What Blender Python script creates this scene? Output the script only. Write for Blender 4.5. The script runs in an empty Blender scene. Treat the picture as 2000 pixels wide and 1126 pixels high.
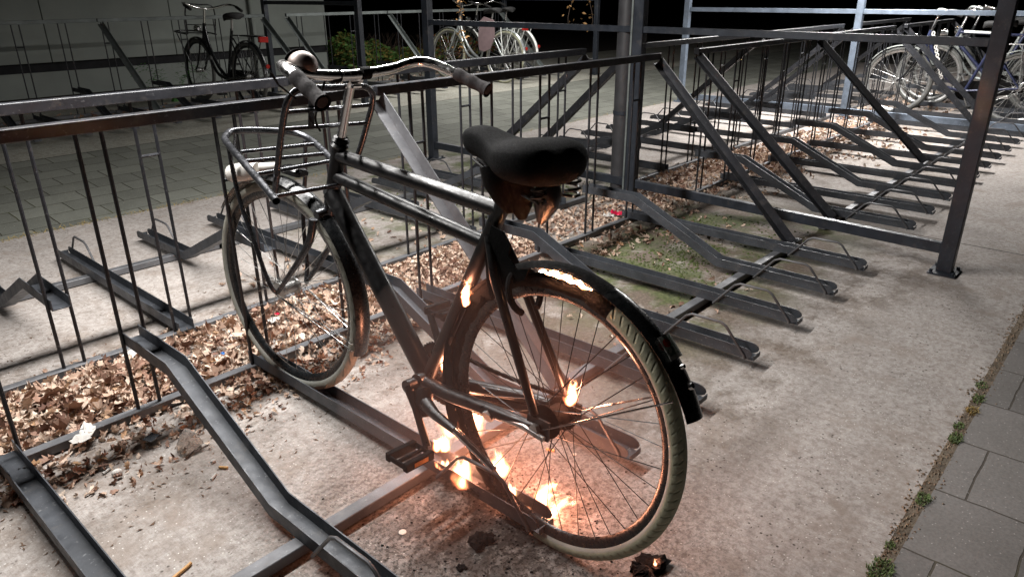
import bpy, math, random
from mathutils import Vector, Matrix, Euler
random.seed(7)
PI = math.pi
sc = bpy.context.scene
COL = sc.collection

# ------------------------------------------------------------------ camera
cd = bpy.data.cameras.new('camera'); cam = bpy.data.objects.new('camera', cd); COL.objects.link(cam)
cd.sensor_width = 36.0; cd.lens = 36.0*1406.07/2000.0; cd.clip_start = 0.02; cd.clip_end = 500
YAW, PITCH, ROLL = 0.8388, -0.3900, -0.0045
F_ = Vector((math.sin(YAW)*math.cos(PITCH), math.cos(YAW)*math.cos(PITCH), math.sin(PITCH)))
R_ = F_.cross(Vector((0, 0, 1))).normalized(); U_ = R_.cross(F_)
R2 = R_*math.cos(ROLL)+U_*math.sin(ROLL); U2 = -R_*math.sin(ROLL)+U_*math.cos(ROLL)
CAM = Vector((-1.1139, -2.2249, 1.2641))
cam.matrix_world = Matrix(((R2.x, U2.x, -F_.x, CAM.x), (R2.y, U2.y, -F_.y, CAM.y), (R2.z, U2.z, -F_.z, CAM.z), (0, 0, 0, 1)))
sc.camera = cam
# ------------------------------------------------------------------ world (night sky)
w = bpy.data.worlds.new('World'); sc.world = w; w.use_nodes = True
bg = w.node_tree.nodes['Background']
sky = w.node_tree.nodes.new('ShaderNodeTexSky'); sky.sky_type = 'NISHITA'; sky.sun_disc = False
sky.sun_elevation = math.radians(-9); sky.sun_rotation = math.radians(200)
w.node_tree.links.new(sky.outputs[0], bg.inputs[0]); bg.inputs[1].default_value = 0.04
sc.view_settings.view_transform = 'Standard'; sc.view_settings.look = 'None'
sc.view_settings.exposure = 0.0; sc.view_settings.gamma = 1.0
sc.cycles.volume_max_steps = 256

# ------------------------------------------------------------------ shelter lamps (the light of the place)
LAMPS = [(.25, .20, 2.02, 160), (6.55, .22, 2.02, 250), (5.9, 4.3, 2.35, 95), (10.6, .25, 2.05, 45)]
for i, (x, y, z, p) in enumerate(LAMPS):
    ld = bpy.data.lights.new('tube_light', 'AREA'); ld.shape = 'RECTANGLE'; ld.size = 2.4; ld.size_y = .09
    ld.energy = p; ld.color = (1.0, .972, .945)
    lo = bpy.data.objects.new('tube_light', ld); COL.objects.link(lo); lo.location = (x, y, z)

# ------------------------------------------------------------------ mesh helpers
class MB:
    def __init__(s): s.v = []; s.f = []
    def box(s, x0, x1, y0, y1, z0, z1):
        b = len(s.v)
        s.v += [(x, y, z) for z in (z0, z1) for x, y in ((x0, y0), (x1, y0), (x1, y1), (x0, y1))]
        s.f += [tuple(b+i for i in q) for q in ((3, 2, 1, 0), (4, 5, 6, 7), (0, 1, 5, 4), (1, 2, 6, 5), (2, 3, 7, 6), (3, 0, 4, 7))]
        return s
    def frames(s, pts, closed=False, up=None):
        P = [Vector(p) for p in pts]; n = len(P); T = []
        for i in range(n):
            a = P[(i-1) % n] if (closed or i > 0) else P[i]; b = P[(i+1) % n] if (closed or i < n-1) else P[i]
            T.append((b-a).normalized())
        u = Vector(up) if up else (Vector((0, 0, 1)) if abs(T[0].z) < .9 else Vector((0, 1, 0)))
        out = []
        for i in range(n):
            u = (u-T[i]*u.dot(T[i]))
            if u.length < 1e-6: u = T[i].orthogonal()
            u.normalize(); out.append((P[i], T[i], T[i].cross(u), u.copy()))
        return out
    def sweep(s, prof, pts, closed=False, up=None, caps=True, scale=None, miter=True):
        fr = s.frames(pts, closed, up); b = len(s.v); m = len(prof); n = len(fr)
        P = [Vector(p) for p in pts]
        for i, (p, t, a, u) in enumerate(fr):
            k = 1.0
            if miter and ((0 < i < n-1) or closed):
                d1 = (P[i]-P[i-1]).normalized(); c = max(.35, abs(d1.dot(t))); k = 1/c
            sc_ = scale[i] if scale else 1.0
            for (x, y) in prof: s.v.append(tuple(p+a*x*sc_+u*y*sc_*k))
        for i in range(n if closed else n-1):
            for j in range(m):
                s.f.append((b+i*m+j, b+i*m+(j+1) % m, b+((i+1) % n)*m+(j+1) % m, b+((i+1) % n)*m+j))
        if caps and not closed:
            s.f.append(tuple(b+j for j in reversed(range(m)))); s.f.append(tuple(b+(n-1)*m+j for j in range(m)))
        return s
    def tube(s, pts, r, n=8, closed=False, caps=True, up=None):
        rr = r if isinstance(r, (list, tuple)) else [r]*len(pts)
        prof = [(math.cos(2*PI*i/n), math.sin(2*PI*i/n)) for i in range(n)]
        return s.sweep(prof, pts, closed, up, caps, scale=rr, miter=False)
    def bar(s, p, q, wd, h, up=None):
        return s.sweep([(-wd/2, -h/2), (wd/2, -h/2), (wd/2, h/2), (-wd/2, h/2)], [p, q], up=up)
    def angle_iron(s, p, q, wd, th, up=None):
        return s.sweep([(-wd/2, wd/2), (-wd/2, -wd/2), (wd/2, -wd/2), (wd/2, -wd/2+th), (-wd/2+th, -wd/2+th), (-wd/2+th, wd/2)], [p, q], up=up)
    def ball(s, c, r, n=10, m=7, sq=(1, 1, 1)):
        b = len(s.v); c = Vector(c)
        for i in range(m+1):
            th = PI*i/m
            for j in range(n):
                ph = 2*PI*j/n
                s.v.append((c.x+r*sq[0]*math.sin(th)*math.cos(ph), c.y+r*sq[1]*math.sin(th)*math.sin(ph), c.z+r*sq[2]*math.cos(th)))
        for i in range(m):
            for j in range(n):
                s.f.append((b+i*n+j, b+(i+1)*n+j, b+(i+1)*n+(j+1) % n, b+i*n+(j+1) % n))
        return s
    def cyl(s, p, q, r, n=14): return s.tube([p, q], r, n)
    def loft(s, rings, caps=True):
        b = len(s.v); m = len(rings[0])
        for rg in rings: s.v += [tuple(p) for p in rg]
        for i in range(len(rings)-1):
            for j in range(m):
                s.f.append((b+i*m+j, b+i*m+(j+1) % m, b+(i+1)*m+(j+1) % m, b+(i+1)*m+j))
        if caps: s.f.append(tuple(b+j for j in reversed(range(m)))); s.f.append(tuple(b+(len(rings)-1)*m+j for j in range(m)))
        return s
    def mesh(s, name, mat, smooth=True, ang=40):
        me = bpy.data.meshes.new(name); me.from_pydata(s.v, [], s.f); me.update()
        if mat: me.materials.append(mat)
        if smooth:
            me.shade_smooth(); me.set_sharp_from_angle(angle=math.radians(ang))
        return me
    def build(s, name, mat, parent=None, loc=(0, 0, 0), smooth=True, ang=40, bevel=0):
        return link(name, s.mesh(name, mat, smooth, ang), parent, loc, bevel=bevel)
def link(name, me, parent=None, loc=(0, 0, 0), rot=None, bevel=0):
    o = bpy.data.objects.new(name, me); COL.objects.link(o); o.location = loc
    if rot: o.rotation_euler = rot
    if parent: o.parent = parent
    if bevel:
        b = o.modifiers.new('bevel', 'BEVEL'); b.width = bevel; b.segments = 1; b.limit_method = 'ANGLE'; b.angle_limit = .6
    return o
def tag(o, label=None, cat=None, group=None, kind=None):
    if label: o['label'] = label
    if cat: o['category'] = cat
    if group: o['group'] = group
    if kind: o['kind'] = kind
    return o
def empty(name, loc, rot=(0, 0, 0), label=None, cat=None, group=None):
    o = bpy.data.objects.new(name, None); COL.objects.link(o); o.location = loc; o.rotation_euler = rot
    o.empty_display_size = .1
    return tag(o, label, cat, group)

# ------------------------------------------------------------------ material helpers
class NT:
    def __init__(s, name):
        s.m = bpy.data.materials.new(name); s.m.use_nodes = True; s.t = s.m.node_tree; s.n = s.t.nodes
        s.b = s.n['Principled BSDF']; s.out = s.n['Material Output']
        s.tc = None
    def pos(s):
        if not s.tc: s.tc = s.n.new('ShaderNodeTexCoord')
        return s.tc.outputs['Object']
    def mapped(s, scale=(1, 1, 1), rot=(0, 0, 0)):
        mp = s.n.new('ShaderNodeMapping'); mp.inputs['Scale'].default_value = scale; mp.inputs['Rotation'].default_value = rot
        s.t.links.new(s.pos(), mp.inputs[0]); return mp.outputs[0]
    def l(s, a, b): s.t.links.new(a, b)
    def noise(s, scale, detail=4, rough=.55, vec=None, dist=0):
        n = s.n.new('ShaderNodeTexNoise'); n.inputs['Scale'].default_value = scale; n.inputs['Detail'].default_value = detail
        n.inputs['Roughness'].default_value = rough; n.inputs['Distortion'].default_value = dist
        s.l(vec if vec is not None else s.pos(), n.inputs['Vector']); return n.outputs['Fac']
    def vor(s, scale, feature='F1', vec=None, out='Distance'):
        n = s.n.new('ShaderNodeTexVoronoi'); n.feature = feature; n.inputs['Scale'].default_value = scale
        s.l(vec if vec is not None else s.pos(), n.inputs['Vector']); return n.outputs[out]
    def ramp(s, fac, stops):
        r = s.n.new('ShaderNodeValToRGB'); e = r.color_ramp.elements
        while len(e) < len(stops): e.new(.5)
        for i, (p, c) in enumerate(stops):
            e[i].position = p; e[i].color = tuple(c)+(1,) if isinstance(c, (tuple, list)) else (c, c, c, 1)
        s.l(fac, r.inputs[0]); return r.outputs[0]
    def mix(s, fac, a, b, mode='MIX'):
        m = s.n.new('ShaderNodeMix'); m.data_type = 'RGBA'; m.blend_type = mode
        for sock, v in ((m.inputs[0], fac), (m.inputs[6], a), (m.inputs[7], b)):
            if isinstance(v, (int, float)): sock.default_value = v
            elif isinstance(v, (tuple, list)): sock.default_value = tuple(v)+(1,)
            else: s.l(v, sock)
        return m.outputs[2]
    def math(s, op, a, b=None, c=None, clamp=False):
        m = s.n.new('ShaderNodeMath'); m.operation = op; m.use_clamp = clamp
        for i, v in enumerate((a, b, c)):
            if v is None: continue
            if isinstance(v, (int, float)): m.inputs[i].default_value = v
            else: s.l(v, m.inputs[i])
        return m.outputs[0]
    def xyz(s):
        n = s.n.new('ShaderNodeSeparateXYZ'); s.l(s.pos(), n.inputs[0]); return n.outputs
    def band(s, v, lo, hi, soft):     # 1 inside lo..hi, soft edges
        a = s.rng(v, lo-soft, lo+soft); b = s.rng(v, hi+soft, hi-soft); return s.math('MULTIPLY', a, b)
    def rng(s, v, a, b, c=0, d=1):
        m = s.n.new('ShaderNodeMapRange'); m.inputs[1].default_value = a; m.inputs[2].default_value = b
        m.inputs[3].default_value = c; m.inputs[4].default_value = d; s.l(v, m.inputs[0]); return m.outputs[0]
    def bump(s, h, dist=.002, st=1.0):
        b = s.n.new('ShaderNodeBump'); b.inputs['Distance'].default_value = dist; b.inputs['Strength'].default_value = st
        s.l(h, b.inputs['Height']); s.l(b.outputs[0], s.b.inputs['Normal']); return s
    def set(s, col=None, rough=None, metal=None, spec=None, coat=None):
        for k, v in (('Base Color', col), ('Roughness', rough), ('Metallic', metal), ('Specular IOR Level', spec), ('Coat Weight', coat)):
            if v is None: continue
            if isinstance(v, (int, float)): s.b.inputs[k].default_value = v
            elif isinstance(v, (tuple, list)): s.b.inputs[k].default_value = tuple(v)+(1,)
            else: s.l(v, s.b.inputs[k])
        return s
def plain(name, col, rough=.5, metal=0.0, var=.25, scale=30, bump=0, spec=.5, coat=0):
    t = NT(name); n = t.noise(scale, 5, .6)
    d = tuple(c*(1-var) for c in col); h = tuple(min(1, c*(1+var)) for c in col)
    t.set(t.ramp(n, [(.3, d), (.7, h)]), t.rng(t.noise(scale*2.3, 3), .3, .7, max(.03, rough-.1), min(1, rough+.12)), metal, spec, coat)
    if bump: t.bump(t.noise(scale*4, 6, .7), bump)
    return t.m
def concrete(name, base, speck=True, near=False, moss=False):
    t = NT(name); x, y, z = t.xyz()
    c = t.ramp(t.noise(1.3, 6, .62), [(.3, tuple(v*.78 for v in base)), (.7, tuple(v*1.12 for v in base))])
    br = t.noise(1, 3, .6, t.mapped((260, 7, 1)))                     # broom strokes
    c = t.mix(.32, c, t.ramp(br, [(.3, (.55, .53, .5)), (.7, (1, 1, 1))]), 'MULTIPLY')
    c = t.mix(.75, c, t.ramp(t.noise(42, 6, .72), [(.36, (.55, .50, .47)), (.56, (1, 1, 1)), (.70, (1.12, 1.1, 1.08))]), 'MULTIPLY')
    c = t.mix(.40, c, t.ramp(t.noise(11, 5, .7), [(.36, (.62, .58, .55)), (.60, (1, 1, 1))]), 'MULTIPLY')
    g = t.noise(140, 4, .75); c = t.mix(.45, c, t.ramp(g, [(.34, (.5, .46, .42)), (.6, (1, 1, 1))]), 'MULTIPLY')
    st = t.noise(4.5, 7, .68, dist=.4); c = t.mix(t.rng(st, .52, .66, 0, .7), c, tuple(v*q for v, q in zip(base, (.50, .44, .39))))
    # pale grit and small dark crumbs
    vg = t.vor(70); c = t.mix(t.math('MULTIPLY', t.rng(vg, .16, .08), t.rng(t.noise(9, 2), .38, .52)), c, (.74, .72, .68))
    vd = t.vor(46); c = t.mix(t.math('MULTIPLY', t.rng(vd, .20, .11), t.rng(t.noise(6, 3), .46, .58)), c, (.07, .055, .045))
    vw = t.n.new('ShaderNodeTexVoronoi'); vw.inputs['Scale'].default_value = 26; vw.inputs['Randomness'].default_value = 1; t.l(t.mapped((1, 2.6, 1), (0, 0, .5)), vw.inputs['Vector'])
    c = t.mix(t.math('MULTIPLY', t.rng(vw.outputs['Distance'], .12, .06), t.rng(t.noise(2.5, 3), .48, .56)), c, (.10, .075, .06))
    if near:
        # soil and humus gathered along the base rails
        n2 = t.noise(7, 8, .7)
        for lo, hi, so, amt in ((-.36, .78, .20, .75), (-1.02, -.86, .10, .55), (1.30, 1.46, .08, .5)):
            m = t.math('MULTIPLY', t.band(y, lo, hi, so), t.rng(n2, .43, .60)); c = t.mix(t.math('MULTIPLY', m, amt), c, t.ramp(t.noise(60, 5), [(.3, (.05, .035, .025)), (.7, (.17, .12, .085))]))
        soilc = t.ramp(t.noise(75, 6, .7), [(.3, (.05, .036, .026)), (.55, (.14, .105, .078)), (.75, (.26, .21, .165))])
        for (x0, x1, y0, y1, sx_, sy_, th_, amt) in ((.55, 3.4, -1.18, .0, .25, .12, .36, .92), (.35, 3.2, -1.55, -1.10, .2, .10, .47, .75), (3.2, 8, -1.35, .05, .3, .2, .47, .6), (-2, .5, -.62, -.2, .3, .15, .50, .6), (2.2, 3.4, -1.75, -1.2, .3, .1, .47, .55), (-2, 3, .5, 1.1, .3, .12, .50, .6)):
            m = t.math('MULTIPLY', t.math('MULTIPLY', t.band(x, x0, x1, sx_), t.band(y, y0, y1, sy_)), t.rng(t.noise(5.5, 9, .74), th_, th_+.13)); c = t.mix(t.math('MULTIPLY', m, amt), c, soilc)
        # moss
        mg = t.ramp(t.noise(55, 5), [(.3, (.035, .048, .016)), (.7, (.13, .145, .06))])
        for (x0, x1, y0, y1, a) in ((1.15, 3.2, -1.10, -.02, .92), (1.7, 3.6, .55, 2.35, .95), (.9, 1.7, .6, 1.3, .7)):
            m = t.math('MULTIPLY', t.math('MULTIPLY', t.band(x, x0, x1, .3), t.band(y, y0, y1, .2)), t.rng(t.noise(3.1, 8, .7), .455, .56))
            c = t.mix(t.math('MULTIPLY', m, a), c, mg)
        # soot flakes round the fire
        dx = t.math('SUBTRACT', x, -.06); dy = t.math('SUBTRACT', y, -1.22)
        d = t.math('SQRT', t.math('ADD', t.math('MULTIPLY', dx, dx), t.math('MULTIPLY', dy, dy)))
        fl = t.math('MULTIPLY', t.rng(d, .75, .10), t.rng(t.noise(85, 5, .72), .50, .545)); c = t.mix(t.math('MULTIPLY', fl, .9), c, (.018, .014, .012))
        bl = t.math('MULTIPLY', t.rng(d, .50, .08), t.rng(t.noise(14, 6, .7), .36, .52)); c = t.mix(t.math('MULTIPLY', bl, .9), c, (.03, .022, .018))
        j = t.math('SUBTRACT', x, 3.25); j = t.math('ABSOLUTE', t.math('ADD', j, t.rng(t.noise(20, 2), 0, 1, -.006, .006)))
        c = t.mix(t.rng(j, .007, .003), c, (.03, .026, .022))
        j = t.math('ABSOLUTE', t.math('ADD', x, 1.1)); c = t.mix(t.rng(j, .007, .003), c, (.03, .026, .022))
    t.set(c, .86, 0, .3); t.bump(t.math('ADD', t.noise(160, 6, .75), t.math('MULTIPLY', br, .6)), .0022, .7)
    return t.m
def pavers(name, base, bw, bh, off, mortar, rot=0, moss=.3, shift=(0, 0), mcol=(.075, .062, .045)):
    t = NT(name)
    mp = t.n.new('ShaderNodeMapping'); mp.inputs['Rotation'].default_value = (0, 0, rot); mp.inputs['Location'].default_value = (shift[0], shift[1], 0)
    t.l(t.pos(), mp.inputs[0])
    wob = t.n.new('ShaderNodeVectorMath'); wob.operation = 'ADD'
    nn = t.n.new('ShaderNodeTexNoise'); nn.inputs['Scale'].default_value = 9; nn.inputs['Detail'].default_value = 3; t.l(t.pos(), nn.inputs['Vector'])
    sb = t.n.new('ShaderNodeVectorMath'); sb.operation = 'MULTIPLY_ADD'; t.l(nn.outputs['Color'], sb.inputs[0]); sb.inputs[1].default_value = (.012, .012, 0); sb.inputs[2].default_value = (-.006, -.006, 0)
    t.l(mp.outputs[0], wob.inputs[0]); t.l(sb.outputs[0], wob.inputs[1])
    b = t.n.new('ShaderNodeTexBrick'); b.inputs['Scale'].default_value = 1; b.inputs['Brick Width'].default_value = bw; b.inputs['Row Height'].default_value = bh
    b.inputs['Mortar Size'].default_value = mortar; b.inputs['Mortar Smooth'].default_value = .25; b.offset = off
    b.inputs['Color1'].default_value = tuple(v*.82 for v in base)+(1,); b.inputs['Color2'].default_value = tuple(v*1.15 for v in base)+(1,)
    b.inputs['Mortar'].default_value = tuple(mcol)+(1,); t.l(wob.outputs[0], b.inputs['Vector'])
    c = b.outputs['Color']
    c = t.mix(.45, c, t.ramp(t.noise(5, 6, .65), [(.3, (.55, .55, .52)), (.7, (1.0, 1.0, 1.0))]), 'MULTIPLY')
    c = t.mix(.4, c, t.ramp(t.noise(120, 4, .7), [(.35, (.5, .5, .5)), (.6, (1, 1, 1))]), 'MULTIPLY')
    c = t.mix(t.rng(t.vor(60), .14, .07), c, tuple(min(1, v*2.0) for v in base))
    c = t.mix(t.math('MULTIPLY', b.outputs['Fac'], t.rng(t.noise(2.2, 5), .5, .62, 0, moss)), c, (.10, .11, .035))
    t.set(c, .85, 0, .3)
    h = t.math('SUBTRACT', t.math('MULTIPLY', t.noise(150, 5, .7), .5), t.math('MULTIPLY', b.outputs['Fac'], 2.0)); t.bump(h, .0025, .8)
    return t.m
def painted_metal(name, col, rough=.42, metal=.35, wear=.5, edge=(.32, .33, .34), spec=.5):
    t = NT(name)
    n = t.noise(9, 6, .65); c = t.ramp(n, [(.3, tuple(v*.7 for v in col)), (.7, tuple(v*1.35 for v in col))])
    sp = t.math('MULTIPLY', t.math('MAXIMUM', t.rng(t.noise(70, 5, .7), .61, .68), t.rng(t.noise(26, 8, .8, t.mapped((1, 1, 3))), .635, .665)), wear); c = t.mix(sp, c, edge)
    du = t.math('MULTIPLY', t.rng(t.noise(16, 7, .75), .55, .75), .35); c = t.mix(du, c, (.16, .14, .12))
    t.set(c, t.rng(t.noise(24, 4), .3, .7, rough-.08, rough+.16), metal, spec); t.bump(t.noise(120, 4, .6), .0007, .6)
    return t.m

M = {}
M['rack'] = painted_metal('dark_galvanised_steel', (.019, .020, .024), .40, .2, .35, (.22, .22, .23))
M['chan'] = painted_metal('grey_galvanised_channel', (.052, .057, .066), .48, .28, .4)
M['rod'] = painted_metal('worn_steel_rod', (.10, .10, .105), .42, .45, .8)
M['brace'] = painted_metal('grey_brace_steel', (.12, .122, .13), .5, .3, .4)
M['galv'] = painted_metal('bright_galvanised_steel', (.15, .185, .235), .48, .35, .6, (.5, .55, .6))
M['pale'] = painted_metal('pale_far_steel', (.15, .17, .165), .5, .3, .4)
M['post'] = painted_metal('slate_post_steel', (.022, .027, .036), .42, .2, .25, (.16, .17, .19))
M['pipe'] = plain('dark_pipe_plastic', (.035, .035, .038), .5, 0, .3, 12)
M['conc'] = concrete('brushed_concrete', (.535, .503, .480), near=True)
M['conc2'] = concrete('far_concrete', (.44, .445, .39))
M['slab'] = pavers('grey_paving_slabs', (.24, .225, .215), .30, .30, .5, .003, math.radians(90), .5, (.02, .04), (.11, .095, .08))
M['path'] = pavers('greenish_clinker_paving', (.215, .222, .192), .30, .21, .5, .0038, 0, .5, (0, 0), (.05, .045, .03))
M['soil'] = plain('dark_soil', (.035, .027, .020), .95, 0, .6, 14, .01)
M['jointsoil'] = plain('joint_sand', (.16, .125, .09), .95, 0, .6, 25, .006)
M['night_ground'] = plain('damp_far_ground', (.055, .052, .042), .9, 0, .5, 2.5, .01)
# ------------------------------------------------------------------ the ground
def sheet(name, mat, x0, x1, prof, nx=1, kind='structure'):
    m = MB(); n = len(prof)
    xs = [x0+(x1-x0)*i/nx for i in range(nx+1)]
    for x in xs:
        for (y, z) in prof: m.v.append((x, y, z))
    for i in range(nx):
        for j in range(n-1): m.f.append((i*n+j, (i+1)*n+j, (i+1)*n+j+1, i*n+j+1))
    return tag(m.build(name, mat, smooth=False), kind=kind)
sheet('ground', M['night_ground'], -60, 90, [(-60, -.03), (2.4, -.03), (4.2, .06), (90, .06)])
sheet('concrete_slab', M['conc'], -8, 14, [(-1.975, 0), (2.42, 0)])
sheet('paving_slabs', M['slab'], -8, 14, [(-6, .002), (-2.005, .002)])
sheet('paving_joint', M['jointsoil'], -8, 14, [(-2.005, .001), (-1.975, .001)])
sheet('clinker_path', M['path'], -10, 22, [(2.42, -.003), (4.18, .087)])
sheet('far_concrete_strip', M['conc2'], -10, 22, [(4.18, .09), (7.1, .09)])
sheet('planting_bed', M['soil'], -10, 22, [(7.1, .088), (11, .10)])
GZ = .09

# ------------------------------------------------------------------ bicycle racks
PT = .40; CW = .030   # pitch, half channel width
def chan_mesh(kind):
    th = .003; h = .040; o = CW
    prof = [(-o, h), (-o, 0), (o, 0), (o, h), (o-th, h), (o-th, th), (-o+th, th), (-o+th, h)]
    if kind == 'high': pts = [(0, .03, .262), (0, -.285, .262), (0, -.775, .036), (0, -1.30, .036)]
    else: pts = [(0, .03, .036), (0, -1.30, .036)]
    m = MB()
    # profile x runs along T x u ; keep u = up
    m.sweep(prof, pts, up=(0, 0, 1))
    # rounded nose: two cheek plates and a folded toe
    for sx in (-1, 1):
        b = len(m.v); xs = (sx*o, sx*(o-th))
        arc = [(-1.30, .036), (-1.30, .076)]+[(-1.30-.030*math.sin(a), .056+.020*math.cos(a)) for a in [PI*i/6 for i in range(7)]]
        for x in xs:
            for (y, z) in arc: m.v.append((x, y, z))
        k = len(arc); m.f.append(tuple(b+i for i in range(k))); m.f.append(tuple(b+k+i for i in reversed(range(k))))
        for i in range(k): m.f.append((b+i, b+(i+1) % k, b+k+(i+1) % k, b+k+i))
    m.box(-o+th, o-th, -1.333, -1.302, .034, .037)
    m.box(-o+th, o-th, -1.336, -1.333, .034, .052)
    return m.mesh('wheel_channel', M['chan'], ang=25)
def hoop_mesh():
    return MB().tube([(-.036, -.975, .030), (-.036, -.99, .048), (-.035, -1.062, .135), (-.034, -1.085, .147), (-.033, -1.20, .149), (-.033, -1.222, .138), (-.034, -1.30, .048), (-.034, -1.305, .034)],
                     .0052, 8).mesh('hoop', M['rod'])
def holder_mesh(low, zc):
    m = MB(); s = .0340
    for sx in (-1, 1): m.tube([(sx*s, 0, .034), (sx*s, 0, .914)], .0062, 8)
    if low: m.tube([(-s, 0, zc), (s, 0, zc)], .0058, 8)
    return m.mesh('wheel_holder', M['rack'])
CH = {k: chan_mesh(k) for k in ('high', 'low')}
HP = hoop_mesh()
HD = {('low', 0): holder_mesh(True, .705), ('low', 1): holder_mesh(True, .725), ('high', 0): holder_mesh(False, 0)}
HD[('high', 1)] = HD[('high', 0)]
def rail_mesh(nm, L, wd, h, mat):
    return MB().box(0, L, -wd/2, wd/2, 0, h).mesh(nm, mat, smooth=False)
def make_rack(x0, x1, slots, z0, y0, braces, label, group, double=True, gapy=.476, backbrace=True):
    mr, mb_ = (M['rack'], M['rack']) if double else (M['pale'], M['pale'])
    r = empty('bicycle_rack', (x0, y0, z0), label=label, cat='bicycle rack', group=group)
    L = x1-x0
    sides = [(0, 1, 0.0)] + ([(gapy, -1, -.061)] if double else [])
    for si, (yy, sg, off) in enumerate(sides):
        link('top_rail', rail_mesh('top_rail', L, .036, .036, mr), r, (off if sg < 0 else 0, yy, .909 if si == 0 else .916), bevel=.002)
        link('base_rail', rail_mesh('base_rail', L, .034, .030, M['brace']), r, (0, yy, .004), bevel=.002)
        cb = link('cross_beam', rail_mesh('cross_beam', L+.10, .040, .031, M['brace']), r, (-.05, yy-sg*.913, .004), bevel=.002)
        for bx, dx in (braces if si == 0 or backbrace else braces[1:]):
            m = MB(); a = Vector((bx-x0, yy-sg*.002, .905)); b = Vector((bx-x0+dx, yy-sg*.935, .055))
            m.angle_iron(a, b, .046, .004, up=(0, -sg*.5, .85))
            m.build('brace', M['brace'] if bx == .605 else mb_, r, ang=25)  # middle brace gets lighter grey: nearness to the lamp put into its colour
        for k, kind in slots:
            rot = (0, 0, 0) if sg > 0 else (0, 0, PI)
            x = k*PT-x0+off
            c = link('wheel_channel', CH[kind], r, (x, yy, 0), rot)
            h = link('hoop', HP, c)
            link('wheel_holder', HD[(kind, si)], r, (x, yy, 0), rot)
    return r
def sl(k0, n, first, dx=0): return [(k0+i+dx, ('high', 'low')[(i+first) % 2]) for i in range(n)]
G1 = 'double-sided racks in the near shelter'; G2 = 'single-sided racks along the far path'
make_rack(-1.40, .586, sl(-3, 5, 0), 0, 0, [(-1.36, -.05)], 'dark steel double-sided bicycle rack nearest the camera, holding the burning bicycle', G1)
make_rack(.600, 2.612, sl(2, 5, 1), 0, 0, [(.605, -.05), (2.60, -.11)], 'empty dark rack right behind the burning bicycle, ending at the slate shelter post', G1, backbrace=False)
XB = .038
make_rack(3.045, 5.02, sl(8, 5, 0, XB/PT), 0, 0, [(3.06, .02)], 'empty black rack over bright concrete, just past the slate shelter frame', G1)
make_rack(5.034, 7.03, sl(13, 5, 1, XB/PT), 0, 0, [(5.05, -.02), (7.02, -.10)], 'empty black rack reaching to the pale galvanised frame of the next bay', G1)
make_rack(7.42, 9.40, sl(19, 5, 1), 0, 0, [(7.44, -.04), (9.39, -.05)], 'rack behind the pale galvanised post, with parked bicycles standing in it', G1)
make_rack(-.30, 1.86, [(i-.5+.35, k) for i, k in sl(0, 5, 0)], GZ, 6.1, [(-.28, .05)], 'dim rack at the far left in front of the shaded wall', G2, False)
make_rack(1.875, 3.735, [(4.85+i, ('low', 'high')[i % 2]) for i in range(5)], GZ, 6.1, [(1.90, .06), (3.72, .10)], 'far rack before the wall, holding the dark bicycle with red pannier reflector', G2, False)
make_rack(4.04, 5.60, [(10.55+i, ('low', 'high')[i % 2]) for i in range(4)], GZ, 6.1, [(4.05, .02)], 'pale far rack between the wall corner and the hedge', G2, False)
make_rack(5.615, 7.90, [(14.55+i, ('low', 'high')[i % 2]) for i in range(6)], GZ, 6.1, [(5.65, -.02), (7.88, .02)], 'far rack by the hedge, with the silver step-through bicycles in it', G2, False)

# ------------------------------------------------------------------ shelter frames
def frame(posts, rails, label, mat, g='steel frames of the bicycle shelters', z0=0, ptop=2.35, pw=.068, pd=.058):
    x, y = posts[0][:2]
    r = empty('shelter_frame', (x, y, z0), label=label, cat='shelter frame', group=g)
    for (px, py) in posts:
        MB().box(-pd/2, pd/2, -pw/2, pw/2, .008, ptop).build('post', mat, r, (px-x, py-y, 0), smooth=False, bevel=.003)
        m = MB().box(-.075, .075, -.06, .06, 0, .008)
        for sx in (-1, 1):
            for sy in (-1, 1): m.cyl((sx*.055, sy*.047, .008), (sx*.055, sy*.047, .022), .008, 6)
        m.build('base_plate', mat, r, (px-x, py-y, .001), smooth=False)
    for (a, b, zb_, h_) in rails:
        A = Vector((posts[a][0]-x, posts[a][1]-y, zb_+h_/2)); B = Vector((posts[b][0]-x, posts[b][1]-y, zb_+h_/2)); d = (B-A).normalized()*(pw/2)
        m = MB().bar(A+d, B-d, .036, h_); m.build('rail', mat, r, smooth=False, bevel=.002)
    return r
frame([(2.713, -1.607), (2.815, .262), (2.839, 2.187)], [(0, 1, 1.036, .036), (1, 2, 1.036, .036), (0, 1, .092, .052), (1, 2, .092, .052)],
      'slate steel frame with two cross rails, front post standing on the open concrete', M['post'])
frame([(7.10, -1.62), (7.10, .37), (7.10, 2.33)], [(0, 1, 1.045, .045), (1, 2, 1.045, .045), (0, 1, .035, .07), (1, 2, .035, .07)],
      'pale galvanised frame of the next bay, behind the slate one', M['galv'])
frame([(3.92, 4.49), (3.92, 6.36)], [(0, 1, 1.05, .04)], 'far frame post beside the end of the wall rack, left of the silver bicycles', M['post'], z0=GZ)
frame([(8.28, 4.49), (8.28, 6.36)], [(0, 1, 1.05, .04)], 'farthest thin frame, right of the silver bicycles under dry vines', M['post'], z0=GZ)
# downpipe beside the middle post
dp = empty('downpipe', (2.86, .385, 0), label='round dark downpipe fixed beside the middle post of the slate frame', cat='downpipe')
MB().cyl((0, 0, .02), (0, 0, 2.3), .058, 24).build('pipe', M['pipe'], dp)
for z in (.55, 1.5): MB().tube([(0, 0, z-.012), (0, 0, z+.012)], .062, 24).build('pipe_clip', M['post'], dp)
MB().box(-.02, .02, -.006, .006, .0, 2.3).build('flat_strip', M['pale'], dp, (-.05, -.078, 0), smooth=False)

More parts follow.
